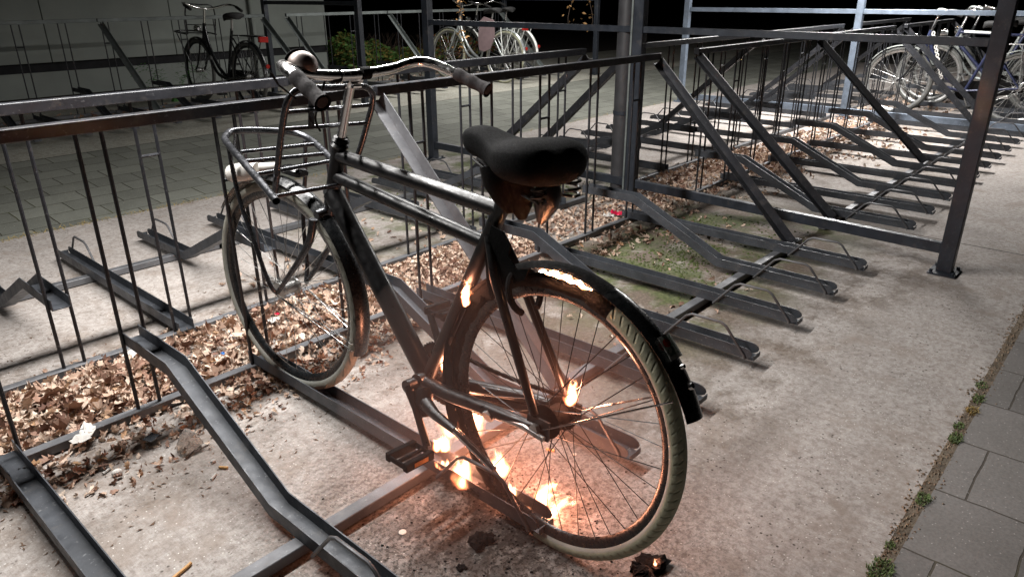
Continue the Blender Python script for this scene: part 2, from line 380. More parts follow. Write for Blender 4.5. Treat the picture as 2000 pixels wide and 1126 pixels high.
# ------------------------------------------------------------------ bicycle materials
M['burnt'] = plain('burnt_frame_paint', (.0065, .0065, .007), .36, .0, .25, 22, .0002, .40)
M['black'] = plain('black_gloss_paint', (.010, .011, .012), .28, .0, .25, 40, 0, .5)
M['blackm'] = plain('black_enamelled_tube', (.060, .062, .068), .27, .75, .25, 25, 0)
M['char'] = plain('charred_plastic', (.006, .0055, .0055), .85, 0, .7, 55, .003, .12)
M['soot'] = plain('matte_soot', (.004, .004, .004), .9, 0, .4, 50, .002, .08)
M['sad'] = plain('saddle_skin', (.0032, .0035, .0038), .8, 0, .4, 90, .0022, .08)
M['chrome'] = plain('chrome_plating', (.76, .75, .74), .17, 1, .12, 18, 0)
M['alu'] = plain('dull_aluminium', (.42, .42, .41), .38, .9, .25, 50)
M['grip'] = plain('dusty_rubber_grip', (.028, .024, .025), .85, 0, .3, 70, .0012, .3)
M['plwhite'] = plain('white_lamp_plastic', (.62, .60, .56), .4, 0, .15, 20)
M['rubber'] = plain('black_rubber', (.018, .018, .018), .7, 0, .4, 60, .001, .3)
M['redref'] = plain('red_reflector', (.45, .02, .015), .2, 0, .2, 90)
M['amber'] = plain('amber_reflector', (.55, .22, .03), .3, 0, .2, 90)
M['bellm'] = plain('bell_metal', (.20, .165, .15), .46, .75, .25, 14, .0003)
def tyre_mat(name, tread, side, dark=(.05, .05, .045)):
    t = NT(name)
    n = t.noise(35, 6, .7); c = t.ramp(n, [(.3, tuple(v*.72 for v in tread)), (.7, tuple(v*1.12 for v in tread))])
    at = t.n.new('ShaderNodeAttribute'); at.attribute_name = 'band'
    c = t.mix(t.rng(at.outputs['Fac'], .30, .36), side, c)
    # diamond tread grooves
    tr = t.n.new('ShaderNodeAttribute'); tr.attribute_name = 'groove'
    c = t.mix(t.math('MULTIPLY', tr.outputs['Fac'], .38), c, dark)
    t.set(c, .8, 0, .3); t.bump(t.math('SUBTRACT', t.noise(140, 4, .6), t.math('MULTIPLY', tr.outputs['Fac'], 2.0)), .0015, .9)
    return t.m
M['tyre'] = tyre_mat('cream_tyre', (.46, .46, .33), (.40, .40, .36), (.24, .23, .17))
M['tyre2'] = tyre_mat('soiled_cream_tyre', (.27, .265, .225), (.25, .25, .225), (.16, .155, .13))
M['tyreblk'] = tyre_mat('black_tyre', (.03, .03, .03), (.03, .03, .03))
M['tyregrey'] = tyre_mat('grey_tyre', (.09, .09, .085), (.10, .10, .09))

def ring_pts(R, n, a0=0, a1=2*PI):
    closed = abs(a1-a0-2*PI) < 1e-6
    return [(0, R*math.cos(a0+(a1-a0)*i/(n if closed else n-1)), R*math.sin(a0+(a1-a0)*i/(n if closed else n-1))) for i in range(n)]
def tyre_obj(name, R, r, mat, parent, a0=0, a1=2*PI, n=120, m=20, jag=0, grooves=True):
    closed = abs(a1-a0-2*PI) < 1e-6; mb = MB(); band = []; gr = []
    rnd = random.Random(3)
    for i in range(n):
        a = a0+(a1-a0)*i/(n if closed else n-1); rr = r*(1+rnd.uniform(-jag, jag)); Rc = R-r
        for j in range(m):
            ph = 2*PI*j/m; x = rr*math.sin(ph); d = Rc+rr*math.cos(ph)
            mb.v.append((x, d*math.cos(a), d*math.sin(a)))
            band.append(.5+.5*math.cos(ph)*1.0)
            side = math.cos(ph)
            gr.append(1.0 if (grooves and .2 < side < .9 and ((i+int(j if ph < PI else m-j)) % 5 == 0)) else 0.0)
    for i in range(n if closed else n-1):
        for j in range(m): mb.f.append((i*m+j, i*m+(j+1) % m, ((i+1) % n)*m+(j+1) % m, ((i+1) % n)*m+j))
    if not closed: mb.f.append(tuple(reversed(range(m)))); mb.f.append(tuple((n-1)*m+j for j in range(m)))
    me = mb.mesh(name, mat)
    for nm, data in (('band', band), ('groove', gr)):
        a = me.attributes.new(nm, 'FLOAT', 'POINT'); a.data.foreach_set('value', data)
    return link(name, me, parent)
def wheel_obj(parent, c, R, tr, tyre, rimmat, spokemat, hubmat, rot=(0, 0, 0), nsp=36, hubr=.018, spr=.0011, rimdepth=.022, tyre_span=None, burnt_span=None, segs=120, drum=0):
    """rim is the part, tyre / spokes / hub its sub-parts; wheel plane is local YZ"""
    Rr = R-2*tr+.004
    mb = MB(); prof = [(-.013, .004), (-.011, -.008), (-.006, -rimdepth+.004), (0, -rimdepth), (.006, -rimdepth+.004), (.011, -.008), (.013, .004)]
    n = 96
    for i in range(n):
        a = 2*PI*i/n
        for (x, d) in prof: mb.v.append((x, (Rr+d)*math.cos(a), (Rr+d)*math.sin(a)))
    k = len(prof)
    for i in range(n):
        for j in range(k): mb.f.append((i*k+j, i*k+(j+1) % k, ((i+1) % n)*k+(j+1) % k, ((i+1) % n)*k+j))
    w_ = mb.build('wheel', rimmat, parent, c); w_.rotation_euler = rot
    if tyre_span: tyre_obj('tyre', R, tr, tyre, w_, *tyre_span, n=segs)
    else: tyre_obj('tyre', R, tr, tyre, w_, n=segs)
    if burnt_span: tyre_obj('burnt_tyre', R-.002, tr*.92, M['char'], w_, *burnt_span, n=60, jag=.16, grooves=False)
    m2 = MB()
    for i in range(nsp):
        sd = 1 if i % 2 else -1; a = 2*PI*i/nsp; off = (.50 if (i//2) % 2 else -.50)
        hx = sd*.028; hr = hubr*1.35+drum*.5
        m2.tube([(hx, hr*math.cos(a+off*1.6), hr*math.sin(a+off*1.6)), (0, (Rr-rimdepth)*math.cos(a), (Rr-rimdepth)*math.sin(a))], spr, 4, caps=False)
    m2.build('spokes', spokemat, w_)
    h = MB(); h.tube([(-.05, 0, 0), (-.034, 0, 0), (-.033, 0, 0), (-.027, 0, 0), (-.026, 0, 0), (.026, 0, 0), (.027, 0, 0), (.033, 0, 0), (.034, 0, 0), (.05, 0, 0)],
                     [.006, .006, hubr*1.5, hubr*1.5, hubr, hubr, hubr*1.5, hubr*1.5, .006, .006], 16)
    if drum: h.tube([(-.045, 0, 0), (-.040, 0, 0), (.0, 0, 0), (.001, 0, 0)], [drum*.9, drum, drum, hubr], 20)
    h.build('hub', hubmat, w_)
    return w_
def fender_obj(parent, c, R, a0, a1, wd, mat, rot=(0, 0, 0), n=48, sag=.012, th=.0015, name='mudguard', lift=None):
    mb = MB(); k = 7
    for i in range(n):
        t_ = i/(n-1); a = a0+(a1-a0)*t_; rr = R+(lift(t_) if lift else 0)
        row = [((-1+2*j/(k-1)), 0) for j in range(k)]
        for j, (u, _) in enumerate(row):
            x = u*wd/2; d = rr-sag*u*u; mb.v.append((x, d*math.cos(a), d*math.sin(a)))
        for j, (u, _) in enumerate(reversed(row)):
            x = u*(wd/2-th); d = rr-sag*u*u-th; mb.v.append((x, d*math.cos(a), d*math.sin(a)))
    m = 2*k
    for i in range(n-1):
        for j in range(m): mb.f.append((i*m+j, i*m+(j+1) % m, (i+1)*m+(j+1) % m, (i+1)*m+j))
    mb.f.append(tuple(reversed(range(m)))); mb.f.append(tuple((n-1)*m+j for j in range(m)))
    o = mb.build(name, mat, parent, c, ang=60); o.rotation_euler = rot; return o

# ------------------------------------------------------------------ THE BURNING BICYCLE
LEAN = math.atan(.065)
B = empty('bicycle', (-.002, -.80, 0), (0, LEAN, 0), 'black town bicycle on fire, front wheel in the near rack, chrome handlebar and front carrier', 'bicycle')
BI = (Matrix.Translation((-.002, -.80, 0)) @ Euler((0, LEAN, 0)).to_matrix().to_4x4()).inverted()
def WL(p): return tuple(BI @ Vector(p))                 # measured place point -> bicycle's own frame
def P(y, z, x=0.0): return (x, y+.80, z)                 # point in the bicycle's own plane (x sideways)
RH = (-1.334, .345); FH = (-.262, .385); BBK = (-.900, .292)
# frame
seat_lug = (-1.150, .815)
fm = MB()
fm.tube([P(-.532, .872), P(-.482, .700)], .0215, 16)
fm.tube([P(-.535, .846), P(-1.141, .806)], .0195, 16)
fm.tube([P(-.508, .786), P(-1.110, .718)], .0180, 16)
fm.tube([P(-.492, .735), P(BBK[0], BBK[1])], [.0285, .0275], 18)
fm.tube([P(*BBK), P(-1.163, .845)], .0195, 16)
fm.tube([P(BBK[0], BBK[1], -.040), P(BBK[0], BBK[1], .040)], .024, 16)
for s in (-1, 1):
    fm.tube([P(BBK[0]-.01, BBK[1], s*.022), P(-1.02, .300, s*.036), P(-1.20, .330, s*.056), P(RH[0], RH[1], s*.060)], [.018, .0185, .0165, .012], 12)
    fm.tube([P(-1.128, .745, s*.018), P(-1.17, .66, s*.040), P(RH[0]+.01, RH[1]+.03, s*.060)], [.0125, .0125, .0105], 10)
    fm.box(s*.060-.003, s*.060+.003, RH[0]+.80-.035, RH[0]+.80+.028, RH[1]-.022, RH[1]+.026)
fm.build('frame', M['burnt'], B, ang=50)
# headset
hs = MB(); hs.tube([P(-.5335, .870), P(-.535, .876), P(-.537, .884), P(-.540, .890), P(-.542, .898)], [.024, .0275, .021, .026, .020], 18)
hs.build('headset', M['burnt'], B)
# stem and handlebar
sm = MB(); sm.tube([P(-.540, .89), P(-.590, 1.030), P(-.602, 1.055)], [.0125, .0125, .014], 16)
sm.tube([P(-.604, 1.062, -.022), P(-.604, 1.062, .022)], .0185, 18); sm.tube([P(-.585, 1.035), P(-.600, 1.052), P(-.612, 1.055)], [.014, .019, .013], 12)
sm.cyl(P(-.618, 1.040, -.012), P(-.618, 1.040, .014), .006, 8)
sm.build('stem', M['chrome'], B)
def smoothpts(pts, k=6):
    V = [Vector(p) for p in pts]; out = []
    for i in range(len(V)-1):
        a = V[max(0, i-1)]; b = V[i]; c = V[i+1]; d = V[min(len(V)-1, i+2)]
        for j in range(k):
            t = j/k; out.append(tuple(.5*((2*b)+(c-a)*t+(2*a-5*b+4*c-d)*t*t+(3*b-a-3*c+d)*t**3)))
    out.append(tuple(V[-1])); return out
# world-measured bar line (left end ... right end)
barL = [(-.215, -.870, 1.052), (-.212, -.800, 1.085), (-.202, -.735, 1.104), (-.182, -.682, 1.110), (-.145, -.655, 1.098), (-.09, -.640, 1.082), (.03, -.624, 1.068),
        (.12, -.622, 1.069), (.19, -.618, 1.073), (.25, -.606, 1.080), (.29, -.615, 1.084), (.315, -.650, 1.078), (.335, -.735, 1.050), (.350, -.815, 1.020)]
bl = smoothpts(barL)
hb = MB(); hb.tube([WL(p) for p in bl], .0140, 20); hb.build('handlebar', M['chrome'], B)
for pts_, nm in ((barL[0:2], 'grip'), (barL[-2:], 'grip')):
    a = Vector(pts_[0]); b = Vector(pts_[1]); g = MB()
    if a.y > b.y: a, b = b, a
    d = (b-a).normalized(); a = a-d*.010; Lg = .112
    rings = []
    for i in range(16):
        t = i/15; rr = .0172+.0012*math.sin(t*PI*5)+(.0035 if t < .04 else 0)
        rings.append((a+d*Lg*t, rr))
    g.tube([WL(p) for p, _ in rings], [r for _, r in rings], 18, caps=False)
    g.tube([WL(a+d*.001), WL(a+d*.03)], .0135, 16)
    g.build('grip', M['grip'], B)
# clamps and cable remains
cl = MB()
for i, (x, rr) in enumerate([(.035-.04, .0165), (.10-.01, .0165)]):
    cl.tube([WL((x-.012, -.624, 1.069)), WL((x+.016, -.624, 1.069))], rr, 14)
cl.build('clamp', M['char'], B)
lv = MB(); lv.tube([WL(p) for p in [(-.19, -.64, 1.095), (-.15, -.60, 1.06), (-.10, -.59, 1.02)]], [.004, .003, .002], 6)
lv.tube([WL(p) for p in smoothpts([(-.03, -.62, 1.06), (-.035, -.60, 1.02), (-.03, -.56, .96), (.0, -.53, .92)])], .003, 6)
lv.build('brake_cable', M['char'], B)
# ding-dong bell
be = MB(); bc = Vector((-.088, -.618, 1.100)); rings = []
for i in range(9):
    t = i/8*PI; rr = .033*math.sin(t) if 0 < i < 8 else .001
    rings.append((bc+Vector((.012, .03, -.004)).normalized()*(-.036*math.cos(t)), max(rr, .001)))
be.ball(WL(bc), .037, 24, 16, (1, 1, .95)); be.build('bell', M['bellm'], B)
bs = MB(); bs.tube([WL(bc+Vector((.0, .014, 0))), WL(bc+Vector((.001, .017, 0)))], .0385, 26)
bs.cyl(WL(bc-Vector((0, 0, .040))), WL(bc-Vector((0, 0, .018))), .010, 10); bs.build('bell_seam', M['char'], B)
# fork
fk = MB()
fk.tube([P(-.482, .712), P(-.470, .672)], [.017, .019], 12)
fk.tube([P(-.470, .672, -.045), P(-.468, .676, 0), P(-.470, .672, .045)], [.013, .017, .013], 10)
for s, pts_ in ((-1, [(-.030, -.495, .672), (-.040, -.478, .605), (-.050, -.430, .540), (-.056, -.360, .467), (-.058, -.292, .400)]), (1, [(.070, -.470, .672), (.068, -.450, .605), (.064, -.410, .540), (.060, -.345, .467), (.056, -.275, .395)])):
    fk.tube([WL(p) for p in smoothpts(pts_, 4)], [.0125-.0055*i/16 for i in range(17)], 10)
fk.build('fork', M['blackm'], B, ang=60)
# wheels
FROT = (0, -LEAN+math.radians(1.0), math.radians(4.2))
wf = wheel_obj(B, WL((.004, -.245, .384)), .350, .0185, M['tyre2'], M['black'], M['alu'], M['alu'], rot=FROT, tyre_span=None, segs=160)
RROT = (0, -LEAN+math.radians(4.5), math.radians(-1.4))
wr = wheel_obj(B, WL((.023, -1.334, .346)), .3465, .0190, M['tyre'], M['black'], M['burnt'], M['char'], rot=RROT, hubr=.028, spr=.0013,
               tyre_span=(math.radians(-86), math.radians(-246), ), burnt_span=(math.radians(-88), math.radians(115)), segs=210)
# front mudguard, rear mudguard
fender_obj(B, WL((.004, -.245, .384)), .372, math.radians(38), math.radians(201), .056, M['black'], rot=FROT)
fender_obj(B, WL((.023, -1.334, .346)), .374, math.radians(-30), math.radians(112), .054, M['char'], rot=RROT, lift=lambda t: -.014*(1-t)+.004*math.sin(t*9)*t, n=60)
rf = fender_obj(B, WL((.023, -1.334, .346)), .376, math.radians(110), math.radians(158), .060, M['black'], rot=RROT, lift=lambda t: .012*t)
# torn coat guard between mudguard and tyre
cg = MB()
for i in range(40):
    a = math.radians(-28+i*2.2); jag = .018*math.sin(i*1.7)+.01*math.sin(i*4.1)
    for rr in (.362, .335-.02*math.sin(i*.2)+jag*.4): cg.v.append((-.026, rr*math.cos(a), rr*math.sin(a)))
    if i: cg.f.append((2*i-2, 2*i-1, 2*i+1, 2*i))
cgo = cg.build('coat_guard', M['char'], B, WL((.023, -1.334, .346)), smooth=False); cgo.rotation_euler = RROT
so = cgo.modifiers.new('solid', 'SOLIDIFY'); so.thickness = .002
cp2 = MB()
out_ = [(-1.145, .775), (-1.178, .768), (-1.205, .742), (-1.200, .715), (-1.226, .690), (-1.262, .700), (-1.250, .672), (-1.215, .655), (-1.180, .640), (-1.150, .600), (-1.135, .640), (-1.128, .70)]
cp2.loft([[P(y, z, x) for (y, z) in out_] for x in (-.030, -.026)]); cp2.build('burnt_skirt_remnant', M['soot'], B, smooth=False)
# rear lamp recess on mudguard tail + sticker
a_ = math.radians(139)
def on_fender(a, r, x=0): return Vector((x, r*math.cos(a), r*math.sin(a)))
for d_, r_ in ((148, .008), (142, .006)):
    MB().tube([on_fender(math.radians(d_), .388, 0), on_fender(math.radians(d_), .3945, 0)], [r_, r_*.7], 12).build('lamp_screw', M['chrome'], rf)
stt = NT('printed_sticker'); sx, sy, sz = stt.xyz()
# sticker: silver border, red disc, green foliage blotches, dark lettering strokes
STC = on_fender(math.radians(135), .384); ta = Vector((0, -math.sin(math.radians(135)), math.cos(math.radians(135))))
al = stt.math('ADD', stt.math('MULTIPLY', stt.math('SUBTRACT', sy, STC.y), ta.y), stt.math('MULTIPLY', stt.math('SUBTRACT', sz, STC.z), ta.z))
dd = stt.math('SQRT', stt.math('ADD', stt.math('POWER', stt.math('ADD', al, .007), 2), stt.math('POWER', stt.math('ADD', sx, .009), 2)))
inner = stt.math('MULTIPLY', stt.band(al, -.020, .020, .001), stt.band(sx, -.018, .018, .001))
c = stt.mix(stt.rng(stt.noise(130, 4, .7), .47, .52), (.16, .25, .18), (.55, .57, .50))
c = stt.mix(stt.rng(dd, .0095, .0085), c, (.62, .05, .03))
c = stt.mix(inner, (.55, .55, .52), c); stt.set(c, .3)
sk = MB()
for i in range(9):
    a = math.radians(131.5+i*.95); 
    for j in range(5):
        u = -1+2*j/4; x = u*.021; sk.v.append((x, (.3920-.011*(x/.030)**2)*math.cos(a), (.3920-.011*(x/.030)**2)*math.sin(a)))
for i in range(8):
    for j in range(4): sk.f.append((i*5+j, i*5+j+1, (i+1)*5+j+1, (i+1)*5+j))
sko = sk.build('sticker', stt.m, rf, smooth=False); sl_ = sko.modifiers.new('solid', 'SOLIDIFY'); sl_.thickness = .0006
# mudguard stays
st = MB()
for s in (-1, 1):
    st.tube([P(RH[0]-.005, RH[1]-.005, s*.064), WL(Vector(on_fender(math.radians(150), .362, s*.028)).__add__(Vector((.023, -1.334, .346))))], .0024, 6)
st.build('mudguard_stay', M['chrome'], B)
st = MB()
for s in (-1, 1):
    st.tube([WL((s*.05, -.262, .384)), WL((.02+s*.026, -.586, .275))], .0022, 6); st.tube([WL((s*.05, -.262, .384)), WL((.02+s*.026, -.592, .300))], .0018, 6)
st.build('mudguard_stay', M['chrome'], B)
# front carrier (bent platform and upright hoop), its stays
ca = MB()
tubep = [(-0.167, -0.549, 0.763), (-0.147, -0.459, 0.785), (-0.12, -0.325, 0.818), (-0.094, -0.200, 0.849), (-0.076, -0.140, 0.863), (-0.034, -0.100, 0.873), (0.013, -0.100, 0.871), (0.072, -0.120, 0.865), (0.127, -0.148, 0.857), (0.153, -0.180, 0.849), (0.160, -0.229, 0.836), (0.147, -0.309, 0.816), (0.115, -0.430, 0.787)]
tp = smoothpts(tubep, 5)
ca.tube([WL(p) for p in tp], .0105, 14, caps=False)
for a, b in (((-.088, -.245, .838), (.152, -.262, .828)), ((-.108, -.300, .822), (.140, -.335, .810)), ((-.127, -.385, .801), (.128, -.385, .797)), ((-.155, -.520, .768), (.05, -.530, .763))):
    ca.tube([WL(a), WL(b)], .0062, 10)
ca.build('front_carrier', M['blackm'], B, ang=50)
up = MB(); hoop = [(-.110, -.446, .752), (-.115, -.503, .873), (-.116, -.542, .957), (-.112, -.567, 1.010), (-.094, -.578, 1.036), (-.058, -.580, 1.041), (.005, -.578, 1.036), (.07, -.576, 1.032), (.126, -.574, 1.027), (.157, -.564, 1.007), (.166, -.548, .972), (.163, -.524, .92), (.157, -.493, .851), (.150, -.459, .788)]
up.tube([WL(p) for p in smoothpts(hoop, 5)], .0088, 12)
for a, b in (((-.115, -.533, .940), (.163, -.524, .920)), ((-.115, -.556, .985), (.164, -.549, .973))):
    up.tube([WL(a), WL(b)], .0058, 10)
up.bar(WL((-.030, -.560, 1.045)), WL((-.030, -.535, .935)), .018, .003, up=(0, 1, 0))
up.tube([WL((-.115, -.51, .888)), WL((-.10, -.45, .80))], .005, 8)
up.build('carrier_upright', M['blackm'], B, ang=50)
cs = MB()
for s, pts_ in ((-1, [(-.080, -.162, .845), (-.080, -.170, .735), (-.080, -.190, .655), (-.079, -.232, .555), (-.077, -.268, .460), (-.072, -.290, .415), (-.058, -.288, .398)]),
                (1, [(.145, -.22, .835), (.140, -.205, .72), (.122, -.20, .62), (.105, -.215, .53), (.088, -.24, .44), (.062, -.262, .392)])):
    cs.tube([WL(p) for p in smoothpts(pts_, 4)], .0068, 10)
cs.tube([WL((-.015, -.06, .79)), WL((-.020, -.10, .868))], .005, 8)
cs.build('carrier_stay', M['blackm'], B, ang=50)
# headlamp and the little carrier lamp / holder
hl = MB(); a = Vector((-.055, -.105, .747)); b = Vector((-.025, -.215, .772))
hl.tube([WL(a), WL(a+(b-a)*.08), WL(a+(b-a)*.8), WL(b)], [.024, .0285, .0285, .020], 22); hl.build('headlamp', M['plwhite'], B)
hr = MB(); hr.tube([WL(a-(b-a)*.06), WL(a+(b-a)*.02)], [.022, .027], 22); hr.build('headlamp_lens', M['alu'], B)
hk = MB(); hk.tube([WL((-.02, -.22, .775)), WL((.02, -.26, .78))], [.016, .013], 12); hk.build('lamp_bracket', M['plwhite'], B)
cx = MB(); q = Vector((.045, -.30, .768)); dirv = Vector((.02, -.10, -.012)).normalized()
cx.sweep([(-.022, -.011), (.022, -.011), (.024, .004), (.014, .013), (-.014, .013), (-.024, .004)], [WL(q-dirv*.042), WL(q-dirv*.03), WL(q+dirv*.03), WL(q+dirv*.042)], scale=[.7, 1, 1, .8])
cx.build('carrier_clip', M['black'], B, bevel=.002)
# crank set, pedals, chain
cr = MB(); BBc = P(*BBK)
cr.tube([P(BBK[0], BBK[1], -.070), P(BBK[0], BBK[1], .070)], .010, 12)
cr.tube([P(BBK[0], BBK[1], -.078), P(BBK[0], BBK[1], -.052)], .019, 14)
e1 = P(-1.005, .165, -.098); cr.tube([P(BBK[0], BBK[1], -.070), P(-.940, .245, -.080), e1], [.015, .0105, .011], 10)
e2 = P(-.800, .42, .098); cr.tube([P(BBK[0], BBK[1], .070), e2], [.014, .010], 10)
cr.build('crank', M['burnt'], B)
def pedal(e, s):
    pm = MB(); y0, z0 = e[1], e[2]
    pm.tube([(e[0], y0, z0), (e[0]+s*.10, y0, z0)], .006, 8)
    for dy in (-.034, .034): pm.box(min(e[0]+s*.012, e[0]+s*.105), max(e[0]+s*.012, e[0]+s*.105), y0+dy-.008, y0+dy+.008, z0-.012, z0+.012)
    pm.box(min(e[0]+s*.012, e[0]+s*.018), max(e[0]+s*.012, e[0]+s*.018), y0-.03, y0+.03, z0-.008, z0+.008)
    pm.box(min(e[0]+s*.098, e[0]+s*.104), max(e[0]+s*.098, e[0]+s*.104), y0-.03, y0+.03, z0-.008, z0+.008)
    po = pm.build('pedal', M['char'], B, smooth=False, bevel=.002)
    r_ = MB().box(min(e[0]+s*.035, e[0]+s*.08), max(e[0]+s*.035, e[0]+s*.08), y0-.0435, y0-.042, z0-.006, z0+.006).build('pedal_reflector', M['amber'], po, smooth=False)
pedal(e1, -1); pedal(e2, 1)
ck = MB(); ck.tube([P(BBK[0], BBK[1], .040), P(BBK[0], BBK[1], .044)], .088, 40)
for i in range(46):
    a = 2*PI*i/46; ck.box(.0405, .0435, BBc[1]+.088*math.cos(a)-.003, BBc[1]+.088*math.cos(a)+.003, BBc[2]+.088*math.sin(a)-.003, BBc[2]+.088*math.sin(a)+.003)
ck.build('chainring', M['char'], B, smooth=False)
chn = MB()
top = [P(-.90, .380, .042), P(-1.33, .385, .042)]; bot = [P(-1.33, .305, .042), P(-.90, .204, .042)]
for (a, b) in (top, bot):
    chn = MB(); a = Vector(a); b = Vector(b); n = int((b-a).length/.0125)
    for i in range(n):
        p = a+(b-a)*(i/n); h = .0045 if i % 2 else .0035; sag = -.012*math.sin(PI*i/n)
        chn.box(p.x-.0035, p.x+.0035, p.y-.0072, p.y+.0072, p.z-h+sag, p.z+h+sag)
    chn.build('chain', M['char'], B, smooth=False)
cc = MB()
for i, (y, z, h) in enumerate([(-.98, .285, .014), (-1.08, .300, .02), (-1.18, .315, .018), (-1.30, .335, .026)]):
    pass
cc.tube([P(-.99, .262, .050), P(-1.10, .285, .052), P(-1.20, .300, .052), P(-1.31, .325, .052)], [.010, .016, .014, .022], 8); cc.build('chain_case', M['char'], B)
# kick stand hanging under the bottom bracket
ks = MB(); ks.tube([P(-.935, .285, -.045), P(-.950, .262, -.060), P(-.962, .225, -.066)], [.024, .024, .012], 12)
ks.tube([P(-.950, .262, -.060), P(-1.020, .262, -.085), P(-1.115, .262, -.104)], [.020, .014, .0105], 12); ko = ks.build('kickstand', M['burnt'], B)
MB().tube([P(-1.112, .262, -.103), P(-1.180, .240, -.105), P(-1.185, .2385, -.105), P(-1.250, .216, -.107)], [.0095, .0095, .0085, .0085], 14).build('kickstand_foot', M['chrome'], ko)
# coaster arm and axle nuts
ar = MB(); ar.tube([P(RH[0], RH[1], -.075), P(RH[0], RH[1], -.055)], .013, 6); ar.tube([P(RH[0]-.03, RH[1]-.012, -.072), P(RH[0]+.03, RH[1]-.006, -.070), P(RH[0]+.135, RH[1]-.022, -.062)], [.007, .008, .006], 8)
ar.tube([P(RH[0]+.145, RH[1]-.028, -.072), P(RH[0]+.145, RH[1]-.018, -.048)], .016, 8)
ar.build('brake_arm', M['alu'], B)
# brake block / wheel lock ring round the seatstays
wl = MB(); C0 = P(-1.218, .632)
wl.tube([(.052*math.sin(a)*1.0, C0[1]+.020*math.cos(a)-.01, C0[2]+.048*math.cos(a)) for a in [math.radians(d) for d in range(-150, 151, 15)]], .008, 8)
wl.build('wheel_lock', M['char'], B)
# seat post and saddle
MB().tube([P(-1.163, .845), P(-1.178, .885)], .013, 12).build('seat_post', M['burnt'], B)
sdl = MB(); rings = []
prof = [(-1.040, .016, .016, .944), (-1.048, .033, .034, .943), (-1.072, .042, .045, .946), (-1.105, .046, .046, .944), (-1.145, .054, .046, .932), (-1.180, .074, .050, .924),
        (-1.212, .095, .058, .926), (-1.248, .108, .063, .930), (-1.285, .110, .063, .933), (-1.312, .104, .060, .930), (-1.332, .088, .047, .925), (-1.343, .058, .022, .920)]
for (y, hw, h, z) in prof:
    rg = []; z += .020
    for j in range(28):
        a = 2*PI*j/28; cx_ = math.cos(a); sz_ = math.sin(a)
        lobes = 1.0
        wgt = max(0, min(1, (-1.20-y)/.10))
        zz = z+(h*.55*abs(sz_)**.8 if sz_ > 0 else -h*abs(sz_)**.7)
        if sz_ > 0: zz -= wgt*.005*math.exp(-(cx_/.28)**2)
        rg.append(P(y, zz, -.020*((-1.04-y)/.30)+hw*math.copysign(abs(cx_)**.75, cx_)))
    rings.append(rg)
sdl.loft(rings); so_ = sdl.build('saddle', M['sad'], B, ang=80); ss = so_.modifiers.new('sub', 'SUBSURF'); ss.levels = 1; ss.render_levels = 1
und = MB()
und.tube([P(-1.170, .915, -.028), P(-1.178, .880, -.030), P(-1.190, .845, -.026), P(-1.197, .815, -.020)], [.050, .045, .032, .012], 14)
und.tube([P(-1.195, .900, -.012), P(-1.205, .860, -.010), P(-1.212, .825, -.006), P(-1.214, .800, -.004)], [.044, .036, .024, .010], 14)
und.build('melted_seat_clamp', M['soot'], B)
sp = MB()
for s in (-1, 1):
    sp.tube([P(-1.30+.0*i, .925-.0045*i, s*.062) for i in range(3)], .018, 10)
    hel = [P(-1.302+.015*math.cos(i*.9), .915-.0022*i, s*.058+.015*math.sin(i*.9)) for i in range(26)]
    sp.tube(hel, .0035, 6)
    sp.tube([P(-1.302, .858, s*.058), P(-1.20, .862, s*.016), P(-1.13, .885, s*.012), P(-1.06, .912, s*.006)], .0036, 6)
sp.build('saddle_spring', M['burnt'], B)
tb = MB(); tb.tube([P(-1.270, .885, .012), P(-1.270, .865, .012), P(-1.268, .838, .010), P(-1.262, .808, .006), P(-1.260, .796, .005)], [.026, .031, .028, .014, .006], 14)
tb.build('melted_saddle_lamp', plain('melted_red_plastic', (.008, .004, .004), .45, 0, .4, 30), B)

